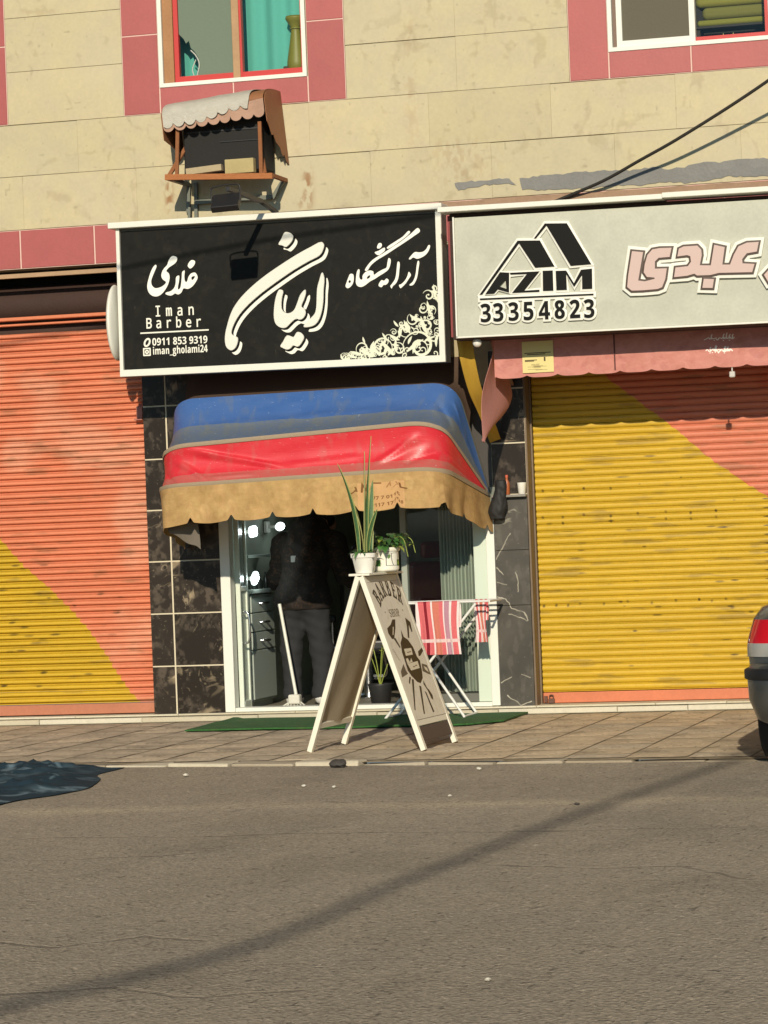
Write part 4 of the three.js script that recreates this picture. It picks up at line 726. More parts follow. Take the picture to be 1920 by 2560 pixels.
// ---------------------------------------------------------------- barber shop front and room behind it
{
  const room = new THREE.Group(); room.name = 'shop_room'; room.userData.kind = 'structure'; scene.add(room);
  const wallM = rough(blot(mat(0.30, 0.34, 0.27, 0.7)), 0.001), floorM = rough(blot(mat(0.24, 0.215, 0.16, 0.5)), 0.001);
  part('floor', box(-1.45, 1.3, 0.0, 0.060, -4.6, -0.305), floorM, room);
  part('ceiling', box(-1.45, 1.3, 2.62, 2.72, -4.6, -0.305), mat(0.5, 0.5, 0.46, 0.8), room);
  part('wall', [box(-1.50, -1.405, 0.06, 2.62, -4.6, -0.305), box(1.22, 1.3, 0.06, 2.62, -4.6, -0.325), box(-1.405, 1.22, 0.06, 2.62, -4.6, -4.5)], wallM, room);
}
{
  const t = thing('glazed_storefront', 'white shop front frame with glazing and curtain in the barber doorway', 'shop front');
  part('jamb', [rbox(-1.402, -1.318, 0.06, 2.60, -0.10, 0.016, 0.006)], M.upvc, t);
  part('outer_frame', [rbox(0.836, 0.904, 0.064, 1.68, -0.10, 0.018, 0.005)], M.upvc, t);
  part('head_panel', [box(0.722, 0.835, 1.681, 2.519, -0.10, 0.0), box(0.836, 0.904, 1.681, 2.60, -0.10, 0.004), box(-1.318, 0.904, 2.52, 2.612, -0.10, 0.0)], mat(0.05, 0.045, 0.04, 0.7), t);
  part('bottom_rail', [rbox(-1.317, 0.836, 0.060, 0.094, -0.16, 0.014, 0.005)], M.upvc, t);
  part('stile', [rbox(0.722, 0.835, 0.096, 1.68, -0.085, -0.012, 0.008)], mat(0.56, 0.64, 0.53, 0.5), t);
  part('stile', [rbox(0.12, 0.17, 0.096, 2.52, -0.085, -0.015, 0.008)], mat(0.30, 0.33, 0.28, 0.5), t);
  part('glazing_sill', [rbox(0.171, 0.721, 0.096, 0.165, -0.14, -0.02, 0.005)], mat(0.12, 0.12, 0.10, 0.6), t);
  part('pane', metreUV(new THREE.PlaneGeometry(0.55, 2.35).translate(0.446, 1.343, -0.05)), M.glass, t);
  part('curtain', thick(90, 6, (u, v) => [lerp(0.40, 0.72, u), lerp(0.17, 2.45, v), -0.22 + 0.028 * Math.sin(u * 70 + v) + 0.012 * Math.sin(u * 23 + 2)], 0.002), new THREE.MeshPhysicalMaterial({ color: col(0.40, 0.45, 0.37), roughness: 0.9, transmission: 0.25, thickness: 0 }), t);
}
{ // door leaf folded back against the left wall
  const t = thing('open_door', 'pale green and white door leaf folded back inside the barber shop', 'door', [-1.30, 0.062, -0.12]);
  const pale = mat(0.62, 0.68, 0.58, 0.4), frost = mat(0.52, 0.60, 0.50, 0.3);
  parts('stile', [rbox(-0.02, 0.02, 0.004, 2.3, -0.03, 0.0, 0.005), rbox(-0.02, 0.02, 0.004, 2.3, -0.22, -0.185, 0.005)], pale, t);
  parts('rail', [rbox(-0.02, 0.02, 0.004, 0.08, -0.184, -0.031, 0.005), rbox(-0.02, 0.02, 0.98, 1.02, -0.184, -0.031, 0.005), rbox(-0.02, 0.02, 2.22, 2.3, -0.184, -0.031, 0.005)], pale, t);
  part('panel', [box(-0.006, 0.006, 0.08, 0.98, -0.184, -0.031)], frost, t);
  part('panel', [box(-0.006, 0.006, 1.02, 2.22, -0.184, -0.031)], mat(0.20, 0.24, 0.20, 0.2), t);
  part('handle', [tube([[0.02, 0.55, -0.05], [0.06, 0.56, -0.05], [0.06, 0.80, -0.05], [0.02, 0.81, -0.05]], 0.009, 30, 8)], M.chrome, t);
}
{
  const t = thing('drawer_cabinet', 'grey green drawer cabinet along the left wall inside the barber shop', 'cabinet', [-1.40, 0.06, -0.42]);
  const c = mat(0.27, 0.32, 0.28, 0.5), lite = mat(0.33, 0.38, 0.34, 0.45);
  part('carcass', [rbox(0.002, 0.10, 0.05, 0.95, -0.66, 0, 0.006), box(0.005, 0.07, 0.0, 0.05, -0.65, -0.01)], c, t);
  part('worktop', [rbox(0.0, 0.14, 0.952, 0.985, -0.68, 0.01, 0.006)], mat(0.40, 0.44, 0.40, 0.4), t);
  part('door', [rbox(0.101, 0.115, 0.07, 0.475, -0.645, -0.015, 0.004)], lite, t);
  for (const [y0, y1] of [[0.485, 0.625], [0.635, 0.785], [0.795, 0.94]]) { const d = part('drawer', [rbox(0.101, 0.115, y0, y1, -0.645, -0.015, 0.004)], lite, t); part('handle', [tube([[0.114, (y0 + y1) / 2, -0.40], [0.15, (y0 + y1) / 2, -0.385], [0.15, (y0 + y1) / 2, -0.245], [0.114, (y0 + y1) / 2, -0.23]], 0.010, 24, 8)], M.chrome, d); }
  part('shelf', [rbox(0.002, 0.10, 1.25, 1.275, -0.66, -0.02, 0.004)], c, t);
}
{ // mirror on the left wall and the lamps beside it
  const lampM = new THREE.MeshStandardMaterial({ color: col(0.9, 0.9, 0.9), emissive: col(0.85, 1, 0.98), emissiveIntensity: 3.2 });
  for (const [y, z, label] of [[1.53, -0.50, 'lit white wall lamp nearest the door inside the barber shop'], [1.565, -1.28, 'lit white wall lamp deeper inside, beside the barber'], [1.14, -0.50, 'lit white lamp just above the drawer cabinet']]) {
    const t = thing('wall_lamp', label, 'lamp', [-1.40, y, z], 0, 'lit lamps in the barber shop');
    part('base', [rbox(0, 0.03, -0.05, 0.05, -0.05, 0.05, 0.008), bar([0.03, 0, 0], [0.10, 0, 0], 0.015)], M.upvc, t);
    part('bulb', z < -1 ? new THREE.SphereGeometry(1, 18, 14).scale(0.04, 0.034, 0.05).rotateX(0.5).translate(0.132, 0, 0) : new RoundedBoxGeometry(0.05, y < 1.3 ? 0.085 : 0.095, 0.12, 3, 0.022).rotateX(y < 1.3 ? 0.5 : 0.08).translate(0.132, 0, 0), lampM, t);
    const l = new THREE.PointLight(col(0.85, 1, 0.98), 0.10, 0, 2); l.position.set(0.20, 0, 0); l.castShadow = true; t.add(l);
  }
  for (const [x, z, h, r, l] of [[0, 0, 0.12, 0.022, 'dark bottle nearest the door on the drawer cabinet'], [0.015, -0.09, 0.16, 0.02, 'tallest dark bottle on the drawer cabinet'], [0, -0.18, 0.10, 0.026, 'short wide dark bottle on the drawer cabinet'], [0.02, -0.28, 0.14, 0.02, 'dark bottle farthest from the door on the drawer cabinet']]) { const b = top('product_bottle', new THREE.LatheGeometry([[0.001, 0], [r, 0], [r, h * 0.65], [r * 0.4, h * 0.78], [r * 0.4, h], [0.001, h]].map(([a, c]) => new THREE.Vector2(a, c)), 14), mat(0.03, 0.035, 0.03, 0.3), l, 'bottle', 'bottles on the cabinet'); b.position.set(-1.33 + x, 1.046, -0.66 + z); }
}
function barberChair(label, pos, turn, r, g, b) {
  const t = thing('barber_chair', label, 'chair', pos, turn, 'barber chairs in the shop'), lea = mat(r, g, b, 0.35);
  part('base', new THREE.LatheGeometry([[0.001, 0.035], [0.10, 0.035], [0.28, 0.012], [0.29, 0.0], [0.001, 0.0]].map(([a, c]) => new THREE.Vector2(a, c)), 32), M.chrome, t);
  part('pedestal', bar([0, 0.03, 0], [0, 0.38, 0], 0.045), M.chrome, t);
  part('seat', rbox(-0.25, 0.25, 0.38, 0.52, -0.25, 0.25, 0.05), lea, t);
  part('backrest', new RoundedBoxGeometry(0.46, 0.62, 0.10, 3, 0.045).rotateX(0.22).translate(0, 0.86, 0.30), lea, t);
  part('headrest', new RoundedBoxGeometry(0.24, 0.14, 0.08, 3, 0.035).rotateX(0.22).translate(0, 1.26, 0.385), lea, t);
  for (const s of [-1, 1]) { part('armrest', [rbox(Math.min(s * 0.27, s * 0.33), Math.max(s * 0.27, s * 0.33), 0.66, 0.72, -0.22, 0.24, 0.02)], M.black, t); parts('arm_post', [bar([s * 0.30, 0.44, -0.12], [s * 0.30, 0.67, -0.12], 0.015), bar([s * 0.30, 0.44, 0.14], [s * 0.30, 0.67, 0.14], 0.015), bar([s * 0.2, 0.44, 0], [s * 0.30, 0.44, 0], 0.02)], M.chrome, t); }
  part('footrest', [tube([[-0.14, 0.40, -0.24], [-0.16, 0.16, -0.42], [0.16, 0.16, -0.42], [0.14, 0.40, -0.24]], 0.014, 40, 8), box(-0.14, 0.14, 0.15, 0.17, -0.48, -0.38)], M.chrome, t);
}
barberChair('dark red barber chair behind the sandwich board', [-0.08, 0.06, -1.55], 0.5, 0.10, 0.012, 0.014);
barberChair('black barber chair in front of the standing barber', [-0.66, 0.06, -1.75], 0.3, 0.012, 0.012, 0.012);
{
  const t = thing('mop', 'white mop leaning beside the legs of the barber', 'mop', [-0.93, 0.06, -0.40]);
  part('handle', bar([0.012, 0.10, 0], [-0.12, 0.86, -0.06], 0.014), M.white, t);
  part('head', [rbox(-0.05, 0.05, 0.03, 0.11, -0.04, 0.04, 0.015), ...[-3, -2, -1, 0, 1, 2, 3].map((k) => tube([[k * 0.014, 0.05, 0], [k * 0.03, 0.02, 0.03], [k * 0.04, 0.006, 0.07]], 0.007, 10, 5))], M.whiteDull, t);
}
{ // the barber, seen from behind, stooping over his work
  const t = thing('person', 'person in dark brown shirt and charcoal trousers stooping in the barber doorway, seen from behind', 'person', [-0.95, 0.06, -0.80]); t.scale.set(1.06, 1, 1);
  const J = { pel: [0, 0.90, 0], wa: [0.01, 1.06, -0.02], ch: [0.02, 1.26, -0.08], ub: [0.03, 1.42, -0.17], nk: [0.05, 1.50, -0.29], hd: [0.07, 1.52, -0.42], sl: [-0.175, 1.34, -0.17], sr: [0.225, 1.34, -0.17], el: [-0.255, 1.06, -0.14], er: [0.315, 1.08, -0.15], hl: [-0.13, 0.98, -0.36], hr: [0.33, 1.00, -0.38], kl: [-0.11, 0.47, -0.02], kr: [0.13, 0.47, -0.04], al: [-0.10, 0.09, 0.03], ar: [0.13, 0.09, 0.0], tl: [-0.10, 0.03, -0.12], tr: [0.14, 0.03, -0.15] };
  const cap = (a, b, ra, rb) => capsule(J[a], J[b], ra, rb);
  const torso = [cap('pel', 'wa', 0.16, 0.145), cap('wa', 'ch', 0.145, 0.165), cap('ch', 'ub', 0.165, 0.15), capsule(J.sl, J.sr, 0.085, 0.085), capsule([-0.07, 0.90, 0], [0.08, 0.90, 0], 0.13, 0.13)];
  const arms = [cap('sl', 'el', 0.068, 0.052), cap('el', 'hl', 0.050, 0.034), cap('sr', 'er', 0.068, 0.052), cap('er', 'hr', 0.050, 0.034)];
  const legs = [capsule([-0.08, 0.86, 0], J.kl, 0.105, 0.072), cap('kl', 'al', 0.070, 0.045), capsule([0.09, 0.86, 0], J.kr, 0.105, 0.072), cap('kr', 'ar', 0.070, 0.045)];
  const head = [cap('ub', 'nk', 0.07, 0.058), cap('nk', 'hd', 0.062, 0.09), capsule([0.07, 1.54, -0.40], [0.075, 1.49, -0.50], 0.088, 0.065), capsule([0.076, 1.49, -0.555], [0.076, 1.475, -0.575], 0.018, 0.012), capsule([-0.02, 1.51, -0.44], [-0.025, 1.49, -0.44], 0.02, 0.014), capsule([0.16, 1.51, -0.44], [0.165, 1.49, -0.44], 0.02, 0.014)];
  const feet = [capsule(J.al, J.tl, 0.04, 0.03), capsule(J.ar, J.tr, 0.04, 0.03)];
  const fingers = [];
  for (const [h, s] of [[J.hl, 1], [J.hr, -1]]) {
    fingers.push(capsule(h, [h[0] + s * 0.01, h[1] - 0.01, h[2] - 0.075], 0.028, 0.026));
    for (let k = 0; k < 4; k++) { const bx = h[0] + s * 0.01 + (k - 1.5) * 0.019, L = [0.033, 0.040, 0.037, 0.028][k]; fingers.push(capsule([bx, h[1] - 0.008, h[2] - 0.085], [bx, h[1] - 0.018, h[2] - 0.085 - L], 0.0095, 0.009), capsule([bx, h[1] - 0.018, h[2] - 0.085 - L], [bx, h[1] - 0.05, h[2] - 0.095 - L], 0.009, 0.008)); }
    fingers.push(capsule([h[0] + s * 0.025, h[1] - 0.01, h[2] - 0.02], [h[0] + s * 0.06, h[1] - 0.03, h[2] - 0.05], 0.011, 0.01), capsule([h[0] + s * 0.06, h[1] - 0.03, h[2] - 0.05], [h[0] + s * 0.062, h[1] - 0.045, h[2] - 0.085], 0.01, 0.008));
  }
  const bodyF = union([...torso, ...arms, ...legs, ...head, ...feet], 0.05), handF = union(fingers, 0.008);
  const body = [isoMesh(bodyF, [-0.42, -0.02, -0.66], [0.48, 1.72, 0.26], 0.014), isoMesh(handF, [-0.26, 0.88, -0.56], [0.42, 1.06, -0.33], 0.0045)];
  part('body', body, mat(0.36, 0.20, 0.13, 0.6), t);
  const fold = (x, y, z) => 0.008 * Math.sin(x * 34 + y * 21) * Math.sin(y * 40 + z * 26) + 0.010 * (fbm(x * 9 + z * 5, y * 8, 2, 4) - 0.5);
  const shirtF = (x, y, z) => Math.max(bodyF(x, y, z) - 0.024 - fold(x, y, z), 0.80 - y, 0.165 - Math.hypot(x - 0.06, y - 1.52, z + 0.41), -(Math.hypot(x - J.hl[0], y - J.hl[1], z - J.hl[2]) - 0.07), -(Math.hypot(x - J.hr[0], y - J.hr[1], z - J.hr[2]) - 0.07));
  const shirtTex = dataTex(512, 512, (u, v, o) => { const n = ridge(u * 14, v * 14, 3, 8), m = fbm(u * 26, v * 26, 3, 3), k = smooth(0.62, 0.8, n) * smooth(0.45, 0.62, m); o[0] = lerp(0.012, 0.050, k); o[1] = lerp(0.008, 0.024, k); o[2] = lerp(0.006, 0.010, k); });
  part('shirt', isoMesh(shirtF, [-0.46, 0.72, -0.50], [0.54, 1.66, 0.26], 0.014), rough(new THREE.MeshStandardMaterial({ map: shirtTex, roughness: 0.9 }), 0.001), t);
  const pantF = (x, y, z) => Math.max(bodyF(x, y, z) - 0.013 - 0.6 * fold(x, y, z) - 0.012 * smooth(0.35, 0.05, y), 0.055 - y, y - 0.90);
  part('trousers', isoMesh(pantF, [-0.34, 0.02, -0.26], [0.38, 0.98, 0.26], 0.013), rough(blot(mat(0.020, 0.021, 0.023, 0.9))), t);
  for (const [a, b] of [['al', 'tl'], ['ar', 'tr']]) { const A = J[a], B = J[b]; const f = union([capsule([A[0], 0.05, A[2] + 0.03], [B[0], 0.045, B[2] - 0.02], 0.048, 0.042), capsule([A[0], 0.08, A[2]], [A[0], 0.05, A[2] - 0.04], 0.05, 0.05)], 0.03); part('shoe', isoMesh((x, y, z) => Math.max(f(x, y, z), 0.001 - y), [A[0] - 0.08, -0.01, -0.30], [A[0] + 0.08, 0.16, 0.14], 0.008), mat(0.55, 0.54, 0.50, 0.6), t); }
  part('hair', isoMesh((x, y, z) => { const d = Math.hypot((x - 0.07) / 1.0, (y - 1.545), (z + 0.405)) - 0.108 - 0.006 * Math.sin(x * 150) * Math.sin(z * 120); return Math.max(d, 1.50 - y + (z + 0.40) * -0.5, -(z + 0.50)); }, [-0.08, 1.40, -0.56], [0.22, 1.70, -0.24], 0.009), mat(0.012, 0.009, 0.007, 0.7), t);
  part('belt_pouch', [rbox(-0.05, 0.0, 1.20, 1.255, 0.105, 0.125, 0.006)], mat(0.4, 0.4, 0.38, 0.5), t);
}
// a leafy plant in a dark pot beside the glazing
function leafGeo(L, w, bend, fold = 0.25) { return sheet(4, 8, (u, v) => { const s = Math.sin(Math.PI * Math.pow(v, 0.75)) * w * (u - 0.5) * 2, a = bend * v; return [s, Math.cos(a) * v * L - Math.abs(s) * 0, Math.sin(a) * v * L - fold * Math.abs(s)]; }); }
const leafMats = [[0.05, 0.15, 0.03], [0.08, 0.22, 0.045], [0.035, 0.10, 0.025], [0.30, 0.36, 0.06]].map(([r, g, b]) => new THREE.MeshPhysicalMaterial({ color: col(r, g, b), roughness: 0.45, transmission: 0.12, thickness: 0 }));
{
  const t = thing('doorway_plant', 'pale leafy plant in a dark pot seen between the sandwich board legs', 'plant', [-0.20, 0.06, -0.42]);
  part('pot', new THREE.LatheGeometry([[0.001, 0], [0.075, 0], [0.10, 0.17], [0.11, 0.18], [0.09, 0.18], [0.088, 0.15], [0.001, 0.15]].map(([a, b]) => new THREE.Vector2(a, b)), 24), mat(0.02, 0.02, 0.02, 0.5), t);
  for (let k = 0; k < 6; k++) { const a = k * 2.4, y = 0.34 + 0.05 * k, st = tube([[0, 0.15, 0], [0.03 * Math.cos(a), y * 0.7, 0.03 * Math.sin(a)], [0.07 * Math.cos(a), y, 0.07 * Math.sin(a)]], 0.004, 10, 5); const l = part('leaf', [leafGeo(0.075, 0.034, 0.6).rotateX(1.1).rotateY(-a + 1.57).translate(0.07 * Math.cos(a), y, 0.07 * Math.sin(a)), st], leafMats[3], t); }
}
// ---------------------------------------------------------------- things in front of the shop
{
  const matTex = dataTex(512, 512, (u, v, o) => { const n = fbm(u * 90, v * 90, 2, 5), m = fbm(u * 8, v * 8, 4, 11); const k = 0.55 + 0.6 * n + 0.3 * (m - 0.5); o[0] = 0.035 * k + 0.02 * smooth(0.55, 0.8, m); o[1] = 0.13 * k; o[2] = 0.03 * k; });
  const g = thick(60, 30, (u, v) => { const x = lerp(-1.30, 1.15, u), r = smooth(0.88, 1, u), z = lerp(1.36 - 0.35 * r * r, 0.13, v); return [x, 0.016 + 0.006 * (vnoise(x * 3, z * 3, 4) - 0.5) + (u < 0.02 ? 0.01 * v : 0), z]; }, 0.012);
  metreUVxz(g, 1.4);
  top('grass_mat', g, rough(new THREE.MeshStandardMaterial({ map: matTex, roughness: 1 }), 0.008), 'green artificial grass mat in front of the barber door', 'mat');
}
function metreUVxz(g, s) { const p = g.attributes.position, uv = g.attributes.uv; for (let i = 0; i < p.count; i++) uv.setXY(i, p.getX(i) * s, p.getZ(i) * s); }
// sandwich board: local x across the spread, local -z along its width
{
  const S = 0.80, Wd = 0.74, Ht = 1.19, t = thing('sandwich_board', 'white framed sandwich board with a printed barber shop panel on the sidewalk', 'signboard', [0.40, 0, 3.72], -0.07);
  const wood = rough(mat(0.74, 0.72, 0.60, 0.5), 0.001), L = Math.hypot(S / 2, Ht), ang = Math.atan2(S / 2, Ht);
  const wing = (side) => { const g = new THREE.Group(); g.name = side < 0 ? 'plain_wing' : 'printed_wing'; g.position.set(S / 2 + side * 0.012, Ht, 0); g.rotation.z = side * ang; t.add(g); return g; };
  const wl = wing(-1), wr = wing(1);
  for (const [g, s] of [[wl, -1], [wr, 1]]) {       // in each wing y runs down the slope, z back along the width
    part('leg', [rbox(-0.018, 0.018, -L + 0.004, 0.0, -0.044, 0, 0.004)], wood, g); part('leg', [rbox(-0.018, 0.018, -L + 0.004, 0.0, -Wd, -Wd + 0.044, 0.004)], wood, g);
    parts('rail', [rbox(-0.014, 0.014, -0.05, -0.006, -Wd + 0.044, -0.044, 0.003), rbox(-0.014, 0.014, -1.085, -1.045, -Wd + 0.044, -0.044, 0.003)], wood, g);
  }
  for (const g of [wl, wr]) for (const c of g.children) c.castShadow = true;
  const cloth = rough(blot(mat(0.40, 0.335, 0.235, 0.9)), 0.002);
  part('canvas', thick(20, 30, (u, v) => [0.006 + 0.014 * Math.sin(Math.PI * u) * Math.sin(Math.PI * v) + 0.012 * v * v * Math.sin(u * 9 + v * 3), lerp(-0.05, -1.05, v), lerp(-0.044, -Wd + 0.044, u)], 0.003), cloth, wl);
  const face = canvasTex(1024, 1536, (x, w, h) => {
    x.fillStyle = '#dcd6c6'; x.fillRect(0, 0, w, h);
    for (let k = 0; k < 900; k++) { x.fillStyle = `rgba(${rnd() < 0.5 ? '226,220,205' : '150,140,118'},${rr(0.02, 0.08)})`; x.beginPath(); x.ellipse(rr(0, w), rr(0, h), rr(3, 60), rr(3, 40), rr(0, 3), 0, 7); x.fill(); }
    const poly = (a, c) => { x.fillStyle = c; x.beginPath(); pairs(a).forEach(([u, v], i) => i ? x.lineTo(u / 1000 * w, v / 1000 * h) : x.moveTo(u / 1000 * w, v / 1000 * h)); x.closePath(); x.fill(); };
    const ink = '#26221c', grey = '#5b544a', palec = '#d8d0ba';
    x.fillStyle = ink; x.textAlign = 'center';
    [...'BARBER'].forEach((ch, i) => { const a = (i - 2.5) * 0.30; x.save(); x.translate(w * 0.5 + Math.sin(a) * w * 0.53, h * 0.30 - Math.cos(a) * h * 0.245); x.rotate(a * 0.75); x.font = 'bold 200px serif'; x.scale(0.86, 1.3); x.fillText(ch, 0, 60); x.lineWidth = 9; x.strokeStyle = ink; x.strokeText(ch, 0, 60); x.restore(); });
    x.font = 'bold 120px serif'; x.fillText('SHOP', w * 0.5, h * 0.262, 330); x.font = 'bold 120px sans-serif'; x.fillText('·', w * 0.22, h * 0.25); x.fillText('·', w * 0.80, h * 0.25);
    const B = BOARD; for (const k of ['razor', 'razorstem', 'scissor', 'bottle', 'comb1', 'comb2', 'comb3', 'comb4', 'tick', 'wing']) poly(B[k], ink);
    poly(B.handleL, grey); poly(B.handleR, grey); poly(B.handlehole, palec); poly(B.razorslot, palec); poly(B.label1, palec); poly(B.label2, palec); poly(B.label3, palec);
    x.strokeStyle = '#8b816c'; x.lineWidth = 6; for (let k = 0; k < 7; k++) { x.beginPath(); x.moveTo((0.03 + 0.012 * k) * w, (0.49 + k * 0.012) * h); x.quadraticCurveTo((0.09 + 0.01 * k) * w, (0.48 + k * 0.014) * h, (0.06 + 0.012 * k) * w, (0.51 + k * 0.012) * h); x.stroke(); }
    for (const [u, v] of [[450, 522], [520, 520], [480, 628], [560, 622]]) { x.fillStyle = '#7a705c'; x.fillRect(u / 1000 * w, v / 1000 * h, 70, 12); }
  });
  face.flipY = true;
  const pg = new THREE.PlaneGeometry(Wd - 0.09, 0.99).rotateY(Math.PI / 2).translate(0.0165, -0.547, -Wd / 2);
  part('printed_panel', pg, new THREE.MeshStandardMaterial({ map: face, roughness: 0.55 }), wr);
  part('backing', [box(-0.012, 0.0155, -1.044, -0.05, -Wd + 0.044, -0.044)], cloth, wr);
  part('kick_board', [box(-0.008, 0.010, -1.19, -1.09, -Wd + 0.044, -0.044)], mat(0.09, 0.065, 0.05, 0.8), wr);
  part('ridge_board', [rbox(S / 2 - 0.075, S / 2 + 0.075, Ht + 0.004, Ht + 0.02, -Wd + 0.01, 0.0, 0.004)], wood, t);
}
{ // square white pot with a snake plant, round printed pot with a bushy plant, both on the ridge board
  const t = thing('snake_plant', 'tall snake plant in a plain white square pot on the sandwich board', 'potted plant', [0.80, 1.211, 3.585]);
  const pot = new THREE.CylinderGeometry(0.105, 0.072, 0.135, 4, 1).rotateY(Math.PI / 4).translate(0, 0.0675, 0), potM = rough(mat(0.76, 0.75, 0.68, 0.4), 0.0004);
  part('pot', [pot, new THREE.CylinderGeometry(0.112, 0.108, 0.03, 4, 1).rotateY(Math.PI / 4).translate(0, 0.121, 0)], potM, t);
  part('soil', new THREE.CylinderGeometry(0.09, 0.085, 0.012, 4, 1).rotateY(Math.PI / 4).translate(0, 0.134, 0), mat(0.03, 0.022, 0.015, 1), t);
  const snake = dataTex(64, 512, (u, v, o) => { const e = Math.min(u, 1 - u) < 0.14, n = ridge(u * 3, v * 34, 2, 6); const k = 0.7 + 0.5 * n; if (e) { o[0] = 0.34; o[1] = 0.36; o[2] = 0.12; } else { o[0] = 0.055 * k; o[1] = 0.125 * k; o[2] = 0.045 * k; } }), sm = new THREE.MeshStandardMaterial({ map: snake, roughness: 0.45 });
  for (const [x, z, L, w, lx, a, tw] of [[0.02, 0.01, 0.80, 0.019, 0.06, 0.4, 0.9], [0.0, -0.02, 0.70, 0.022, 0.02, 1.9, -0.7], [-0.035, 0.015, 0.62, 0.020, -0.13, 0.2, 0.8], [0.045, -0.01, 0.50, 0.02, 0.03, 2.6, 0.4], [-0.02, -0.03, 0.42, 0.024, -0.09, 1.1, 0.6], [0.03, 0.03, 0.30, 0.02, 0.08, 2.0, 0.5]])
    part('leaf', thick(4, 22, (u, v) => { const s = w * Math.pow(Math.sin(Math.PI * (0.12 + 0.88 * v)), 0.55) * (u - 0.5) * 2, q = a + tw * v; return [x + lx * v * v + s * Math.cos(q) + 0.25 * Math.abs(s) * Math.sin(q), 0.135 + L * v, z + s * Math.sin(q) - 0.25 * Math.abs(s) * Math.cos(q)]; }, 0.004), sm, t);
  for (let k = 0; k < 16; k++) { const a = k * 2.39; part('leaf', leafGeo(rr(0.05, 0.09), 0.014, 0.9).rotateX(rr(0.5, 1.2)).rotateY(a).translate(0.045 * Math.sin(a), 0.142, 0.045 * Math.cos(a)), leafMats[k % 3], t); }
}
{
  const t = thing('bushy_plant', 'bushy green plant in a white printed pot on the sandwich board', 'potted plant', [0.885, 1.211, 3.33]);
  const print = canvasTex(512, 256, (x) => { x.fillStyle = '#e4e2d2'; x.fillRect(0, 0, 512, 256); x.strokeStyle = '#555'; x.lineWidth = 5; x.strokeRect(20, 60, 90, 130); for (let k = 0; k < 3; k++) { const o = 60 + k * 165; x.fillStyle = '#3d6a2c'; x.fillRect(o + 40, 130, 64, 66); x.fillStyle = '#9fc05a'; x.beginPath(); x.ellipse(o + 60, 165, 10, 16, 0, 0, 7); x.fill(); x.fillStyle = '#5d7a48'; x.beginPath(); x.ellipse(o - 20, 95, 10, 24, 0.2, 0, 7); x.fill(); x.beginPath(); x.moveTo(o, 60); x.quadraticCurveTo(o - 10, 120, o + 10, 190); x.stroke(); } x.fillStyle = '#555'; x.fillRect(0, 40, 512, 5); });
  const lathe = new THREE.LatheGeometry([[0.001, 0], [0.078, 0], [0.088, 0.02], [0.086, 0.14], [0.098, 0.145], [0.10, 0.168], [0.088, 0.168], [0.086, 0.145], [0.001, 0.145]].map(([a, b]) => new THREE.Vector2(a, b)), 36);
  { const p = lathe.attributes.position, uv = lathe.attributes.uv; for (let i = 0; i < p.count; i++) uv.setY(i, clamp(p.getY(i) / 0.168)); }
  part('pot', lathe, new THREE.MeshStandardMaterial({ map: print, roughness: 0.4 }), t);
  for (let k = 0; k < 62; k++) { const a = k * 2.399, r = 0.03 + 0.1 * hash(k, 1), y = 0.16 + 0.10 * hash(k, 2) - 0.3 * Math.max(0, r - 0.1), g = leafGeo(0.05 + 0.05 * hash(k, 3), 0.018 + 0.012 * hash(k, 5), 0.8).rotateX(0.5 + 1.1 * hash(k, 4)).rotateY(a).translate(r * Math.sin(a), y, r * Math.cos(a)); part('leaf', [g, tube([[0, 0.145, 0], [r * 0.5 * Math.sin(a), 0.15 + (y - 0.14) * 0.8, r * 0.5 * Math.cos(a)], [r * Math.sin(a), y, r * Math.cos(a)]], 0.002, 6, 4)], leafMats[k % 9 === 0 ? 3 : k % 3], t); }
  for (const [sx, sz, L] of [[0.14, 0.05, 0.2], [0.17, -0.04, 0.16]]) part('runner', [tube([[0.03, 0.15, 0], [sx * 0.7, 0.24, sz * 0.6], [sx, 0.22, sz], [sx + 0.03, 0.22 - L * 0.6, sz]], 0.003, 20, 5), ...[0.3, 0.5, 0.7, 0.9].map((q, i) => leafGeo(0.045, 0.012, 0.6).rotateX(1.2).rotateY(i * 2).translate(lerp(0.05, sx + 0.025, q), 0.235 - 0.06 * q, sz * q))], leafMats[3], t);
}
{ // folding drying rack with towels
  const t = thing('drying_rack', 'white folding drying rack beside the barber door', 'drying rack', [0, 0, 0]), m = mat(0.70, 0.70, 0.66, 0.4);
  for (const z of [0.14, 0.56]) parts('leg', [bar([0.86, 0.90, z], [0.10, 0.02, z + 0.004], 0.011), bar([0.16, 0.90, z + 0.026], [0.74, 0.02, z + 0.030], 0.011)], m, t);
  for (const z of [0.14, 0.24, 0.35, 0.46, 0.58]) part('rail', bar([0.10, 0.915, z], [0.97, 0.915, z], 0.008), m, t);
  parts('end_bar', [bar([0.10, 0.915, 0.14], [0.10, 0.915, 0.58], 0.010), bar([0.97, 0.915, 0.14], [0.97, 0.915, 0.58], 0.010), bar([0.10, 0.02, 0.13], [0.10, 0.02, 0.57], 0.010), bar([0.74, 0.02, 0.16], [0.74, 0.02, 0.60], 0.010)], m, t);
}
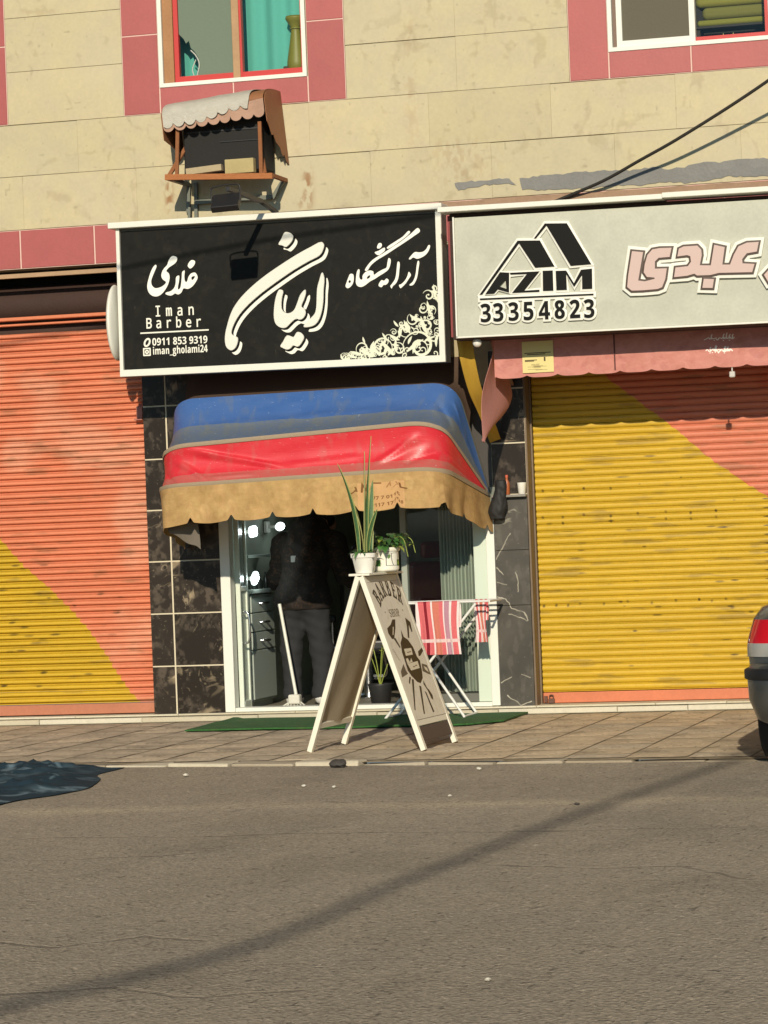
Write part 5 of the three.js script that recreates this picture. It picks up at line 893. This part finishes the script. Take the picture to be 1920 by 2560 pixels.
function towel(label, x0, x1, z, yb, stripes, s) {
  const tex = dataTex(512, 128, (u, v, o) => { let acc = 0, c = stripes[0]; for (const q of stripes) { if (u >= q[0]) c = q; } const n = 0.9 + 0.2 * fbm(u * 120, v * 60, 2, s); o[0] = c[1] * n; o[1] = c[2] * n; o[2] = c[3] * n; if (Math.abs(v - 0.16) < 0.02) { o[0] = 0.66; o[1] = 0.5; o[2] = 0.48; } });
  const g = thick(46, 26, (u, v) => { const front = v < 0.62, q = front ? 1 - v / 0.62 : (v - 0.62) / 0.38, d = front ? q * (0.922 - yb) : q * (0.922 - yb) * 0.5; return [lerp(x0, x1, u) + 0.01 * Math.sin(v * 6 + u * 3), 0.930 - d, z + (front ? 0.014 : -0.014) + (front ? 1 : -0.5) * (0.010 * Math.sin(u * 21 + s) * q + 0.006 * Math.sin(u * 47) * q)]; }, 0.006);
  top('towel', g, rough(new THREE.MeshStandardMaterial({ map: tex, roughness: 1 }), 0.002), label, 'towel', 'towels on the drying rack');
}
const P1 = [0.60, 0.13, 0.14], P2 = [0.70, 0.62, 0.60], P3 = [0.20, 0.01, 0.02], P4 = [0.55, 0.17, 0.12], P5 = [0.42, 0.22, 0.28];
towel('wide pink and white striped towel on the drying rack', 0.385, 0.735, 0.58, 0.50, [[0, ...P2], [0.06, ...P1], [0.2, ...P3], [0.27, ...P1], [0.36, ...P2], [0.40, ...P4], [0.56, ...P1], [0.64, ...P2], [0.67, ...P5], [0.78, ...P2], [0.83, ...P1], [0.95, ...P2]], 3);
towel('narrow pink and white striped towel at the right end of the drying rack', 0.80, 0.90, 0.35, 0.58, [[0, ...P2], [0.2, ...P1], [0.4, ...P2], [0.55, ...P4], [0.75, ...P2], [0.88, ...P1]], 7);

// ---------------------------------------------------------------- caged unit with scalloped canopy above the black sign
{
  const t = thing('canopied_cage', 'rusty wall cage with scalloped canopy and white plastic cover above the black sign', 'cage', [-1.15, 4.4, 0]);
  const rm = M.rust, brown = rough(blot(mat(0.30, 0.125, 0.05, 0.7)), 0.003);
  const can = new THREE.Group(); can.name = 'canopy'; can.position.set(0, 0.56, 0); can.rotation.z = 0.085; t.add(can);
  const roofP = (u, v) => { const x = lerp(-0.44, 0.42, u); return [x, 0.10 - 0.12 * v * v + 0.006 * (vnoise(x * 9, v * 4, 2) - 0.5), lerp(0.012, 0.50, Math.sin(v * 1.57))]; };
  part('roof', thick(40, 12, roofP, 0.004), brown, can);
  part('front_valance', thick(120, 5, (u, v) => { const s = u * 9, f = s - Math.floor(s), drop = 0.10 + 0.045 * Math.sqrt(Math.max(0, 1 - Math.pow(2 * f - 1, 2))); return [lerp(-0.44, 0.42, u), -0.018 - drop * v, 0.502 + 0.008 * Math.sin(u * 20)]; }, 0.004), rough(blot(mat(0.44, 0.27, 0.19, 0.75))), can);
  part('plastic_cover', thick(60, 16, (u, v) => { const x = lerp(-0.43, 0.335 - 0.05 * v, u), w = 0.012 * (fbm(x * 9, v * 5, 3, 6) - 0.3); if (v < 0.62) { const p = roofP(clamp((x + 0.44) / 0.86), v / 0.62); return [x, p[1] + 0.012 + w, p[2] + 0.008]; } const s = (x + 0.44) / 0.86 * 9, f = s - Math.floor(s), d = (0.075 + 0.05 * Math.sqrt(Math.max(0, 1 - Math.pow(2 * f - 1, 2))) - 0.055 * smooth(0.35, 0.9, u)) * (v - 0.62) / 0.38; return [x, -0.010 - d, 0.516 + w]; }, 0.003), rough(blot(mat(0.50, 0.48, 0.41, 0.6)), 0.004), can);
  part('side_panel', thick(10, 22, (u, v) => { const z = lerp(0.50, 0.012, u), a = Math.acos(0); const topY = 0.10 - 0.12 * Math.pow(Math.asin(clamp((z - 0.012) / 0.488)) / 1.57, 2), bot = lerp(-0.20, -0.50, Math.pow(u, 0.8)) + 0.02 * Math.sin(u * 25); return [0.425, lerp(topY, bot, v), z]; }, 0.005), brown, can);
  part('side_panel', thick(8, 10, (u, v) => { const z = lerp(0.012, 0.50, u), topY = 0.10 - 0.12 * Math.pow(Math.asin(clamp((z - 0.012) / 0.488)) / 1.57, 2); return [-0.445, lerp(topY, lerp(-0.30, -0.22, u), v), z]; }, 0.005), brown, can);
  part('cage_rail', [plank([-0.43, 0.005, 0.49], [0.47, -0.045, 0.49], 0.045, 0.035)], rough(blot(mat(0.42, 0.15, 0.045, 0.7)), 0.003), t);
  for (const g of [plank([-0.40, 0.02, 0.48], [-0.28, 0.30, 0.30], 0.03, 0.02), plank([-0.34, 0.0, 0.47], [-0.32, 0.40, 0.46], 0.028, 0.02), plank([0.37, -0.03, 0.47], [0.37, 0.40, 0.46], 0.028, 0.02), plank([-0.42, 0.0, 0.02], [-0.42, 0.0, 0.47], 0.03, 0.03), plank([0.44, -0.03, 0.02], [0.44, -0.03, 0.47], 0.03, 0.03), plank([0.40, -0.02, 0.47], [0.33, 0.16, 0.30], 0.03, 0.02)]) part('cage_bar', g, rm, t);
  part('unit', [rbox(-0.31, 0.36, 0.03, 0.50, 0.05, 0.36, 0.015)], rough(blot(mat(0.010, 0.009, 0.008, 0.8)), 0.002), t);
  part('grille_slat', [box(-0.28, 0.33, 0.36, 0.372, 0.36, 0.368), box(0.0, 0.33, 0.27, 0.276, 0.36, 0.37)], M.black, t);
  parts('bracket', [plank([-0.385, 0.0, 0.03], [-0.40, -0.24, 0.03], 0.03, 0.03), plank([-0.325, 0.0, 0.03], [-0.335, -0.34, 0.03], 0.028, 0.028), plank([-0.375, -0.20, 0.07], [-0.385, -0.36, 0.07], 0.022, 0.022), plank([-0.33, -0.16, 0.045], [0.32, -0.16, 0.045], 0.035, 0.025), plank([0.43, -0.03, 0.05], [0.33, -0.17, 0.05], 0.032, 0.028), plank([-0.385, -0.01, 0.05], [-0.385, -0.01, 0.46], 0.03, 0.03)], M.steel, t);
}
top('cardboard_box', rbox(-1.09, -0.85, 4.403, 4.518, 0.375, 0.45, 0.004), rough(blot(mat(0.46, 0.38, 0.18, 0.9))), 'yellow cardboard box on the ledge of the rusty wall cage', 'box');
top('cardboard_flap', metreUV(new THREE.BoxGeometry(0.30, 0.05, 0.06).rotateZ(0.06).translate(-1.27, 4.452, 0.42)), rough(blot(mat(0.44, 0.36, 0.22, 0.9))), 'flat piece of cardboard left of the yellow box in the rusty cage', 'cardboard');
// ---------------------------------------------------------------- things seen in the upper windows
{
  const t = thing('olive_vase', 'tall olive vase standing in the left upper window', 'vase', [-0.640, 5.262, -0.19]), m = mat(0.19, 0.175, 0.018, 0.5);
  part('body', new THREE.LatheGeometry([[0.001, 0.0], [0.085, 0.0], [0.078, 0.10], [0.055, 0.24], [0.040, 0.34], [0.038, 0.38], [0.065, 0.42], [0.082, 0.45], [0.078, 0.47], [0.001, 0.47]].map(([a, b]) => new THREE.Vector2(a, b)), 28), m, t);
  part('base', rbox(-0.10, 0.11, -0.02, 0.06, -0.06, 0.06, 0.006), mat(0.05, 0.035, 0.012, 0.7), t);
  part('neck_ring', new THREE.TorusGeometry(0.042, 0.008, 8, 24).rotateX(Math.PI / 2).translate(0, 0.37, 0), m, t);
  const u = thing('window_shelf', 'low dark shelf behind the right upper window', 'shelf', [2.95, 5.262, -0.46]);
  for (const [x, y, w, h, c, l] of [[0, 0.1675, 0.62, 0.05, [0.20, 0.19, 0.025], 'flat olive cushion at the bottom of the pile in the right upper window'], [0.03, 0.2425, 0.6, 0.10, [0.16, 0.15, 0.03], 'dull olive cushion second from the bottom in the right upper window'], [-0.02, 0.3625, 0.6, 0.14, [0.22, 0.20, 0.03], 'bright olive cushion third from the bottom in the right upper window'], [0.02, 0.5125, 0.6, 0.16, [0.13, 0.12, 0.03], 'dark olive cushion on top of the pile in the right upper window']]) { const o = top('cushion', new RoundedBoxGeometry(w, h, 0.22, 4, Math.min(h, 0.09) * 0.45), rough(mat(...c, 0.9)), l, 'cushion', 'cushions in the window'); o.position.set(2.95 + x, 5.262 + y, -0.46); }
  part('shelf', box(-0.33, 0.33, 0.125, 0.142, -0.12, 0.12), mat(0.03, 0.025, 0.02, 0.8), u);
  parts('support', [box(-0.32, -0.29, -0.002, 0.125, -0.1, 0.1), box(0.29, 0.32, -0.002, 0.125, -0.1, 0.1)], mat(0.03, 0.025, 0.02, 0.8), u);
  for (const [x, l] of [[2.845, 'pale round fruit in the right upper window, the left of two'], [2.925, 'pale round fruit in the right upper window, the right of two']]) { const f = top('round_fruit', [new THREE.SphereGeometry(0.038, 20, 14).scale(1, 0.85, 1), new THREE.CylinderGeometry(0.004, 0.004, 0.02, 6).translate(0, 0.036, 0)], mat(0.42, 0.36, 0.16, 0.5), l, 'fruit', 'fruit in the window'); f.position.set(x, 5.292, -0.36); }
}
// small things on the ledge of the grey pier
{
  const c = top('white_cup', new THREE.LatheGeometry([[0.001, 0], [0.028, 0], [0.036, 0.09], [0.038, 0.092], [0.034, 0.092], [0.027, 0.006], [0.001, 0.006]].map(([a, b]) => new THREE.Vector2(a, b)), 24), M.white, 'white cup on the ledge of the grey marble pier', 'cup'); c.position.set(1.150, 1.743, 0.035);
  const b = thing('small_bottle', 'small orange bottle on the ledge of the grey marble pier', 'bottle', [1.03, 1.743, 0.035]);
  part('body', new THREE.LatheGeometry([[0.001, 0], [0.022, 0], [0.023, 0.09], [0.010, 0.12], [0.010, 0.135], [0.001, 0.135]].map(([a, q]) => new THREE.Vector2(a, q)), 18), mat(0.36, 0.10, 0.03, 0.4), b); part('cap', new THREE.CylinderGeometry(0.012, 0.012, 0.022, 14).translate(0, 0.146, 0), mat(0.5, 0.1, 0.05, 0.5), b);
  top('black_bag', isoMesh((x, y, z) => { const w = 0.045 + 0.030 * smooth(1.80, 1.62, y) - 0.02 * smooth(1.62, 1.56, y); return Math.max(Math.hypot((x - 0.975 - 0.02 * Math.sin(y * 11)) / 1.0, (z - 0.085) * 1.3) - w - 0.012 * (fbm(x * 30 + y * 9, y * 18 + z * 20, 2, 5) - 0.5) * 2, y - 1.86, 1.55 - y); }, [0.84, 1.52, 0.0], [1.10, 1.90, 0.2], 0.009), mat(0.012, 0.012, 0.012, 0.7), 'black cloth bag hanging at the right hinge of the striped awning', 'bag');
}
// ---------------------------------------------------------------- cables
const cableM = mat(0.02, 0.018, 0.014, 0.6);
top('wall_cable', tube([[1.41, 4.02, 0.02], [1.62, 4.085, 0.05], [1.93, 4.18, 0.13], [2.24, 4.31, 0.22], [2.55, 4.44, 0.31], [3.30, 4.815, 0.50], [4.4, 5.45, 0.9], [6.5, 6.9, 1.8]], 0.013, 90, 8), cableM, 'black cable rising from the white sign across the cream wall', 'cable');
top('overhead_cable', tube([[-9, 4.45, 5.6], [-0.95, 5.67, 5.75], [0.19, 5.81, 5.75], [1.63, 5.925, 5.75], [9, 6.6, 5.8]], 0.013, 80, 8), cableM, 'thin cable strung high along the street, out of view, shading the black sign', 'cable', 'overhead cables');
top('overhead_cable', tube([[7.4, 6.75, 15], [6.65, 6.8, 22.1], [6.32, 6.8, 25.3], [6.13, 6.8, 27.9], [6.03, 6.8, 29.9], [5.6, 6.8, 31.2], [4.6, 6.85, 34]], 0.035, 80, 8), cableM, 'thick cable bundle crossing high over the road, behind the viewer', 'cable', 'overhead cables');

// ---------------------------------------------------------------- grey saloon car, its rear left corner in view
{
  const t = thing('parked_car', 'grey saloon car with red tail lights at the right edge, nose toward the shops', 'car', [4.50, 0, 5.60]);
  const paintM = new THREE.MeshPhysicalMaterial({ color: col(0.095, 0.10, 0.095), roughness: 0.38, metalness: 0.45, clearcoat: 0.7, clearcoatRoughness: 0.12 });
  // rounded outlines stacked by height: [y, half width, rear z, front z, corner radius]
  const loft = (rings, capTop = true) => { const n = 64, P = rings.map(([y, hw, zr, zf, r]) => { const pts = [], cx = hw - r, zc0 = zr - r, zc1 = zf + r; for (let i = 0; i < n; i++) { const a = (i / n) * Math.PI * 2, q = Math.floor(i / (n / 4)), x = [cx, -cx, -cx, cx][q], z = [zc0, zc0, zc1, zc1][q]; pts.push([x + r * Math.cos(a), y, z + r * Math.sin(a)]); } return pts; }); const g = sheet(n, rings.length - 1, (u, v) => P[Math.round(v * (rings.length - 1))][Math.round(u * n) % n]); const list = [g]; if (capTop) for (const [k, f] of [[rings.length - 1, 1], [0, -1]]) { const sh = new THREE.Shape(P[k].map((p) => new THREE.Vector2(p[0], -p[2]))); list.push(new THREE.ShapeGeometry(sh).rotateX(-Math.PI / 2).translate(0, rings[k][0], 0)); } return list; };
  part('body', loft([[0.30, 0.76, -0.12, -4.2, 0.16], [0.34, 0.80, -0.06, -4.28, 0.20], [0.50, 0.84, -0.05, -4.3, 0.24], [0.66, 0.85, -0.06, -4.26, 0.24], [0.78, 0.845, -0.08, -4.18, 0.24], [0.88, 0.82, -0.12, -4.05, 0.24], [0.945, 0.78, -0.20, -3.9, 0.26], [0.975, 0.70, -0.34, -3.7, 0.26]]), paintM, t);
  part('bumper', loft([[0.24, 0.74, -0.06, -4.28, 0.22], [0.28, 0.80, 0.02, -4.36, 0.24], [0.40, 0.845, 0.05, -4.4, 0.26], [0.52, 0.85, 0.055, -4.4, 0.26], [0.60, 0.84, 0.03, -4.36, 0.26], [0.625, 0.80, -0.04, -4.3, 0.24]]), paintM, t);
  part('bumper_strip', loft([[0.520, 0.852, 0.058, -4.405, 0.26], [0.528, 0.866, 0.070, -4.42, 0.27], [0.578, 0.866, 0.070, -4.42, 0.27], [0.588, 0.852, 0.056, -4.405, 0.26]]), mat(0.018, 0.018, 0.018, 0.55), t);
  part('cabin', loft([[0.96, 0.72, -0.55, -3.15, 0.2], [1.15, 0.66, -0.80, -2.85, 0.2], [1.32, 0.60, -1.05, -2.5, 0.2], [1.40, 0.54, -1.25, -2.3, 0.2], [1.42, 0.42, -1.45, -2.1, 0.18]]), paintM, t);
  part('rear_window', new THREE.PlaneGeometry(1.05, 0.40).rotateX(-0.95).translate(0, 1.175, -0.790), mat(0.02, 0.025, 0.025, 0.08), t);
  part('windscreen', new THREE.PlaneGeometry(1.05, 0.46).rotateX(-0.95).rotateY(Math.PI).translate(0, 1.19, -2.83), mat(0.02, 0.025, 0.025, 0.08), t);
  for (const s of [-1, 1]) {
    const lampShape = (y0, y1, proud) => sheet(16, 6, (u, v) => { const a = lerp(0.10, 1.57, u), y = lerp(y0, y1, v), ins = smooth(0.7, 0.95, y) * 0.05; const cx = 0.85 - 0.24 - ins, x = cx + (0.24 + proud) * Math.cos(a), z = -0.06 - ins * 0.9 - 0.24 + (0.24 + proud) * Math.sin(a); return u > 0.98 ? [s * (cx - 0.12), y, z] : [s * x, y, z]; });
    part('tail_light', lampShape(0.735, 0.875, 0.008), new THREE.MeshPhysicalMaterial({ color: col(0.50, 0.008, 0.012), roughness: 0.15, clearcoat: 1 }), t);
    part('reversing_light', lampShape(0.655, 0.735, 0.008), new THREE.MeshPhysicalMaterial({ color: col(0.34, 0.34, 0.31), roughness: 0.2, clearcoat: 1 }), t);
    part('side_window', metreUV(new THREE.PlaneGeometry(1.7, 0.30).rotateY(s * Math.PI / 2).rotateZ(s * 0.33).translate(s * 0.665, 1.16, -1.85)), mat(0.02, 0.025, 0.025, 0.08), t);
    for (const z of [-0.78, -3.42]) {
      const w = new THREE.Group(); w.name = 'wheel'; w.position.set(s * 0.745, 0.29, z); t.add(w);
      part('tyre', new THREE.LatheGeometry([[0.17, -0.095], [0.25, -0.10], [0.285, -0.085], [0.292, -0.04], [0.292, 0.04], [0.285, 0.085], [0.25, 0.10], [0.17, 0.095]].map(([a, b]) => new THREE.Vector2(a, b)), 40).rotateZ(Math.PI / 2), mat(0.018, 0.018, 0.018, 0.85), w);
      part('rim', [new THREE.CylinderGeometry(0.172, 0.172, 0.16, 32).rotateZ(Math.PI / 2), ...[0, 1, 2, 3, 4].map((k) => box(-0.088, 0.088, -0.02, 0.02, 0.02, 0.16).rotateX(k * 1.2566))], mat(0.3, 0.3, 0.3, 0.35, { metalness: 0.8 }), w);
    }
  }
  part('number_plate', rbox(-0.26, 0.26, 0.66, 0.77, -0.062, -0.045, 0.004), M.white, t);
}
// ---------------------------------------------------------------- dark blue patch in the gutter, left, built as a crumpled sheet
{
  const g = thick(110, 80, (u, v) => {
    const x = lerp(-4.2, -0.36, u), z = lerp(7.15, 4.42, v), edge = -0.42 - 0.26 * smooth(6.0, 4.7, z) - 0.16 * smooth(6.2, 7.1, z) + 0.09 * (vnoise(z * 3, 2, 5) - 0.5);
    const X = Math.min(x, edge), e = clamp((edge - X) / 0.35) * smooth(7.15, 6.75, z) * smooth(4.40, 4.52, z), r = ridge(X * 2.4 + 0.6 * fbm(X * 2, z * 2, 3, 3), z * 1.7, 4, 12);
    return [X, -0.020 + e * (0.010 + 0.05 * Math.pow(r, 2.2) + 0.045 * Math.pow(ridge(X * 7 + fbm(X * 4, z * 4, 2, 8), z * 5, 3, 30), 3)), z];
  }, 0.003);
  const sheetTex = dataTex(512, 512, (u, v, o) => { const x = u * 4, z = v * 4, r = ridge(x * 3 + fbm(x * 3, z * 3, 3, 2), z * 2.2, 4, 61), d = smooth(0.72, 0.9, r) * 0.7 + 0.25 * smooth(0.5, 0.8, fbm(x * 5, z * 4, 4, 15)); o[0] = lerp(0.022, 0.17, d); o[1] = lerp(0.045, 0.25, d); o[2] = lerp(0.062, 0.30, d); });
  top('gutter_patch', metreUV(g, 0.25), new THREE.MeshPhysicalMaterial({ map: sheetTex, roughness: 0.8, specularIntensity: 0.15 }), 'dark blue patch in the gutter at the left edge, built as a crumpled sheet', 'plastic sheet');
}
// litter and loose stones on the road
{
  const stoneM = [mat(0.60, 0.57, 0.48, 0.8), mat(0.30, 0.26, 0.20, 0.9), mat(0.05, 0.045, 0.04, 0.8)];
  const spots = [[0.865, 4.66, 0.045, 2, 'dark lump of debris against the kerb in front of the sandwich board'], [1.05, 6.1, 0.011, 0, 'pale pebble on the road, left one of a close pair'], [1.27, 6.2, 0.012, 0, 'pale pebble on the road, right one of a close pair'], [1.9, 5.1, 0.014, 0, 'pale pebble on the road near the kerb, right of the sandwich board'], [2.15, 6.9, 0.010, 0, 'pale pebble on the silt line below the yellow shutter'], [0.0, 5.2, 0.016, 0, 'pale pebble on the road beside the dark blue patch'], [3.0, 7.5, 0.012, 2, 'dark pebble on the road below the yellow shutter'], [3.9, 13.6, 0.009, 0, 'pale pebble near the bottom right corner']];
  spots.forEach(([x, z, r, k, label], i) => {
    const g = new THREE.IcosahedronGeometry(r, 2), p = g.attributes.position;
    for (let q = 0; q < p.count; q++) { const v = V(p.getX(q), p.getY(q), p.getZ(q)), n = v.clone().normalize(), f = 0.75 + 0.5 * vnoise(n.x * 2 + i * 7, n.y * 2 + n.z * 1.7, 5); p.setXYZ(q, v.x * f * 1.25, v.y * f * 0.62, v.z * f); }
    g.computeVertexNormals();
    const o = top('loose_stone', g, stoneM[k], label, 'stone', 'loose stones on the road');
    o.position.set(x, -0.020 + r * 0.4, z); o.rotation.y = i;
  });
}
for (const o of scene.children) o.updateMatrixWorld();
renderer.render(scene, camera);
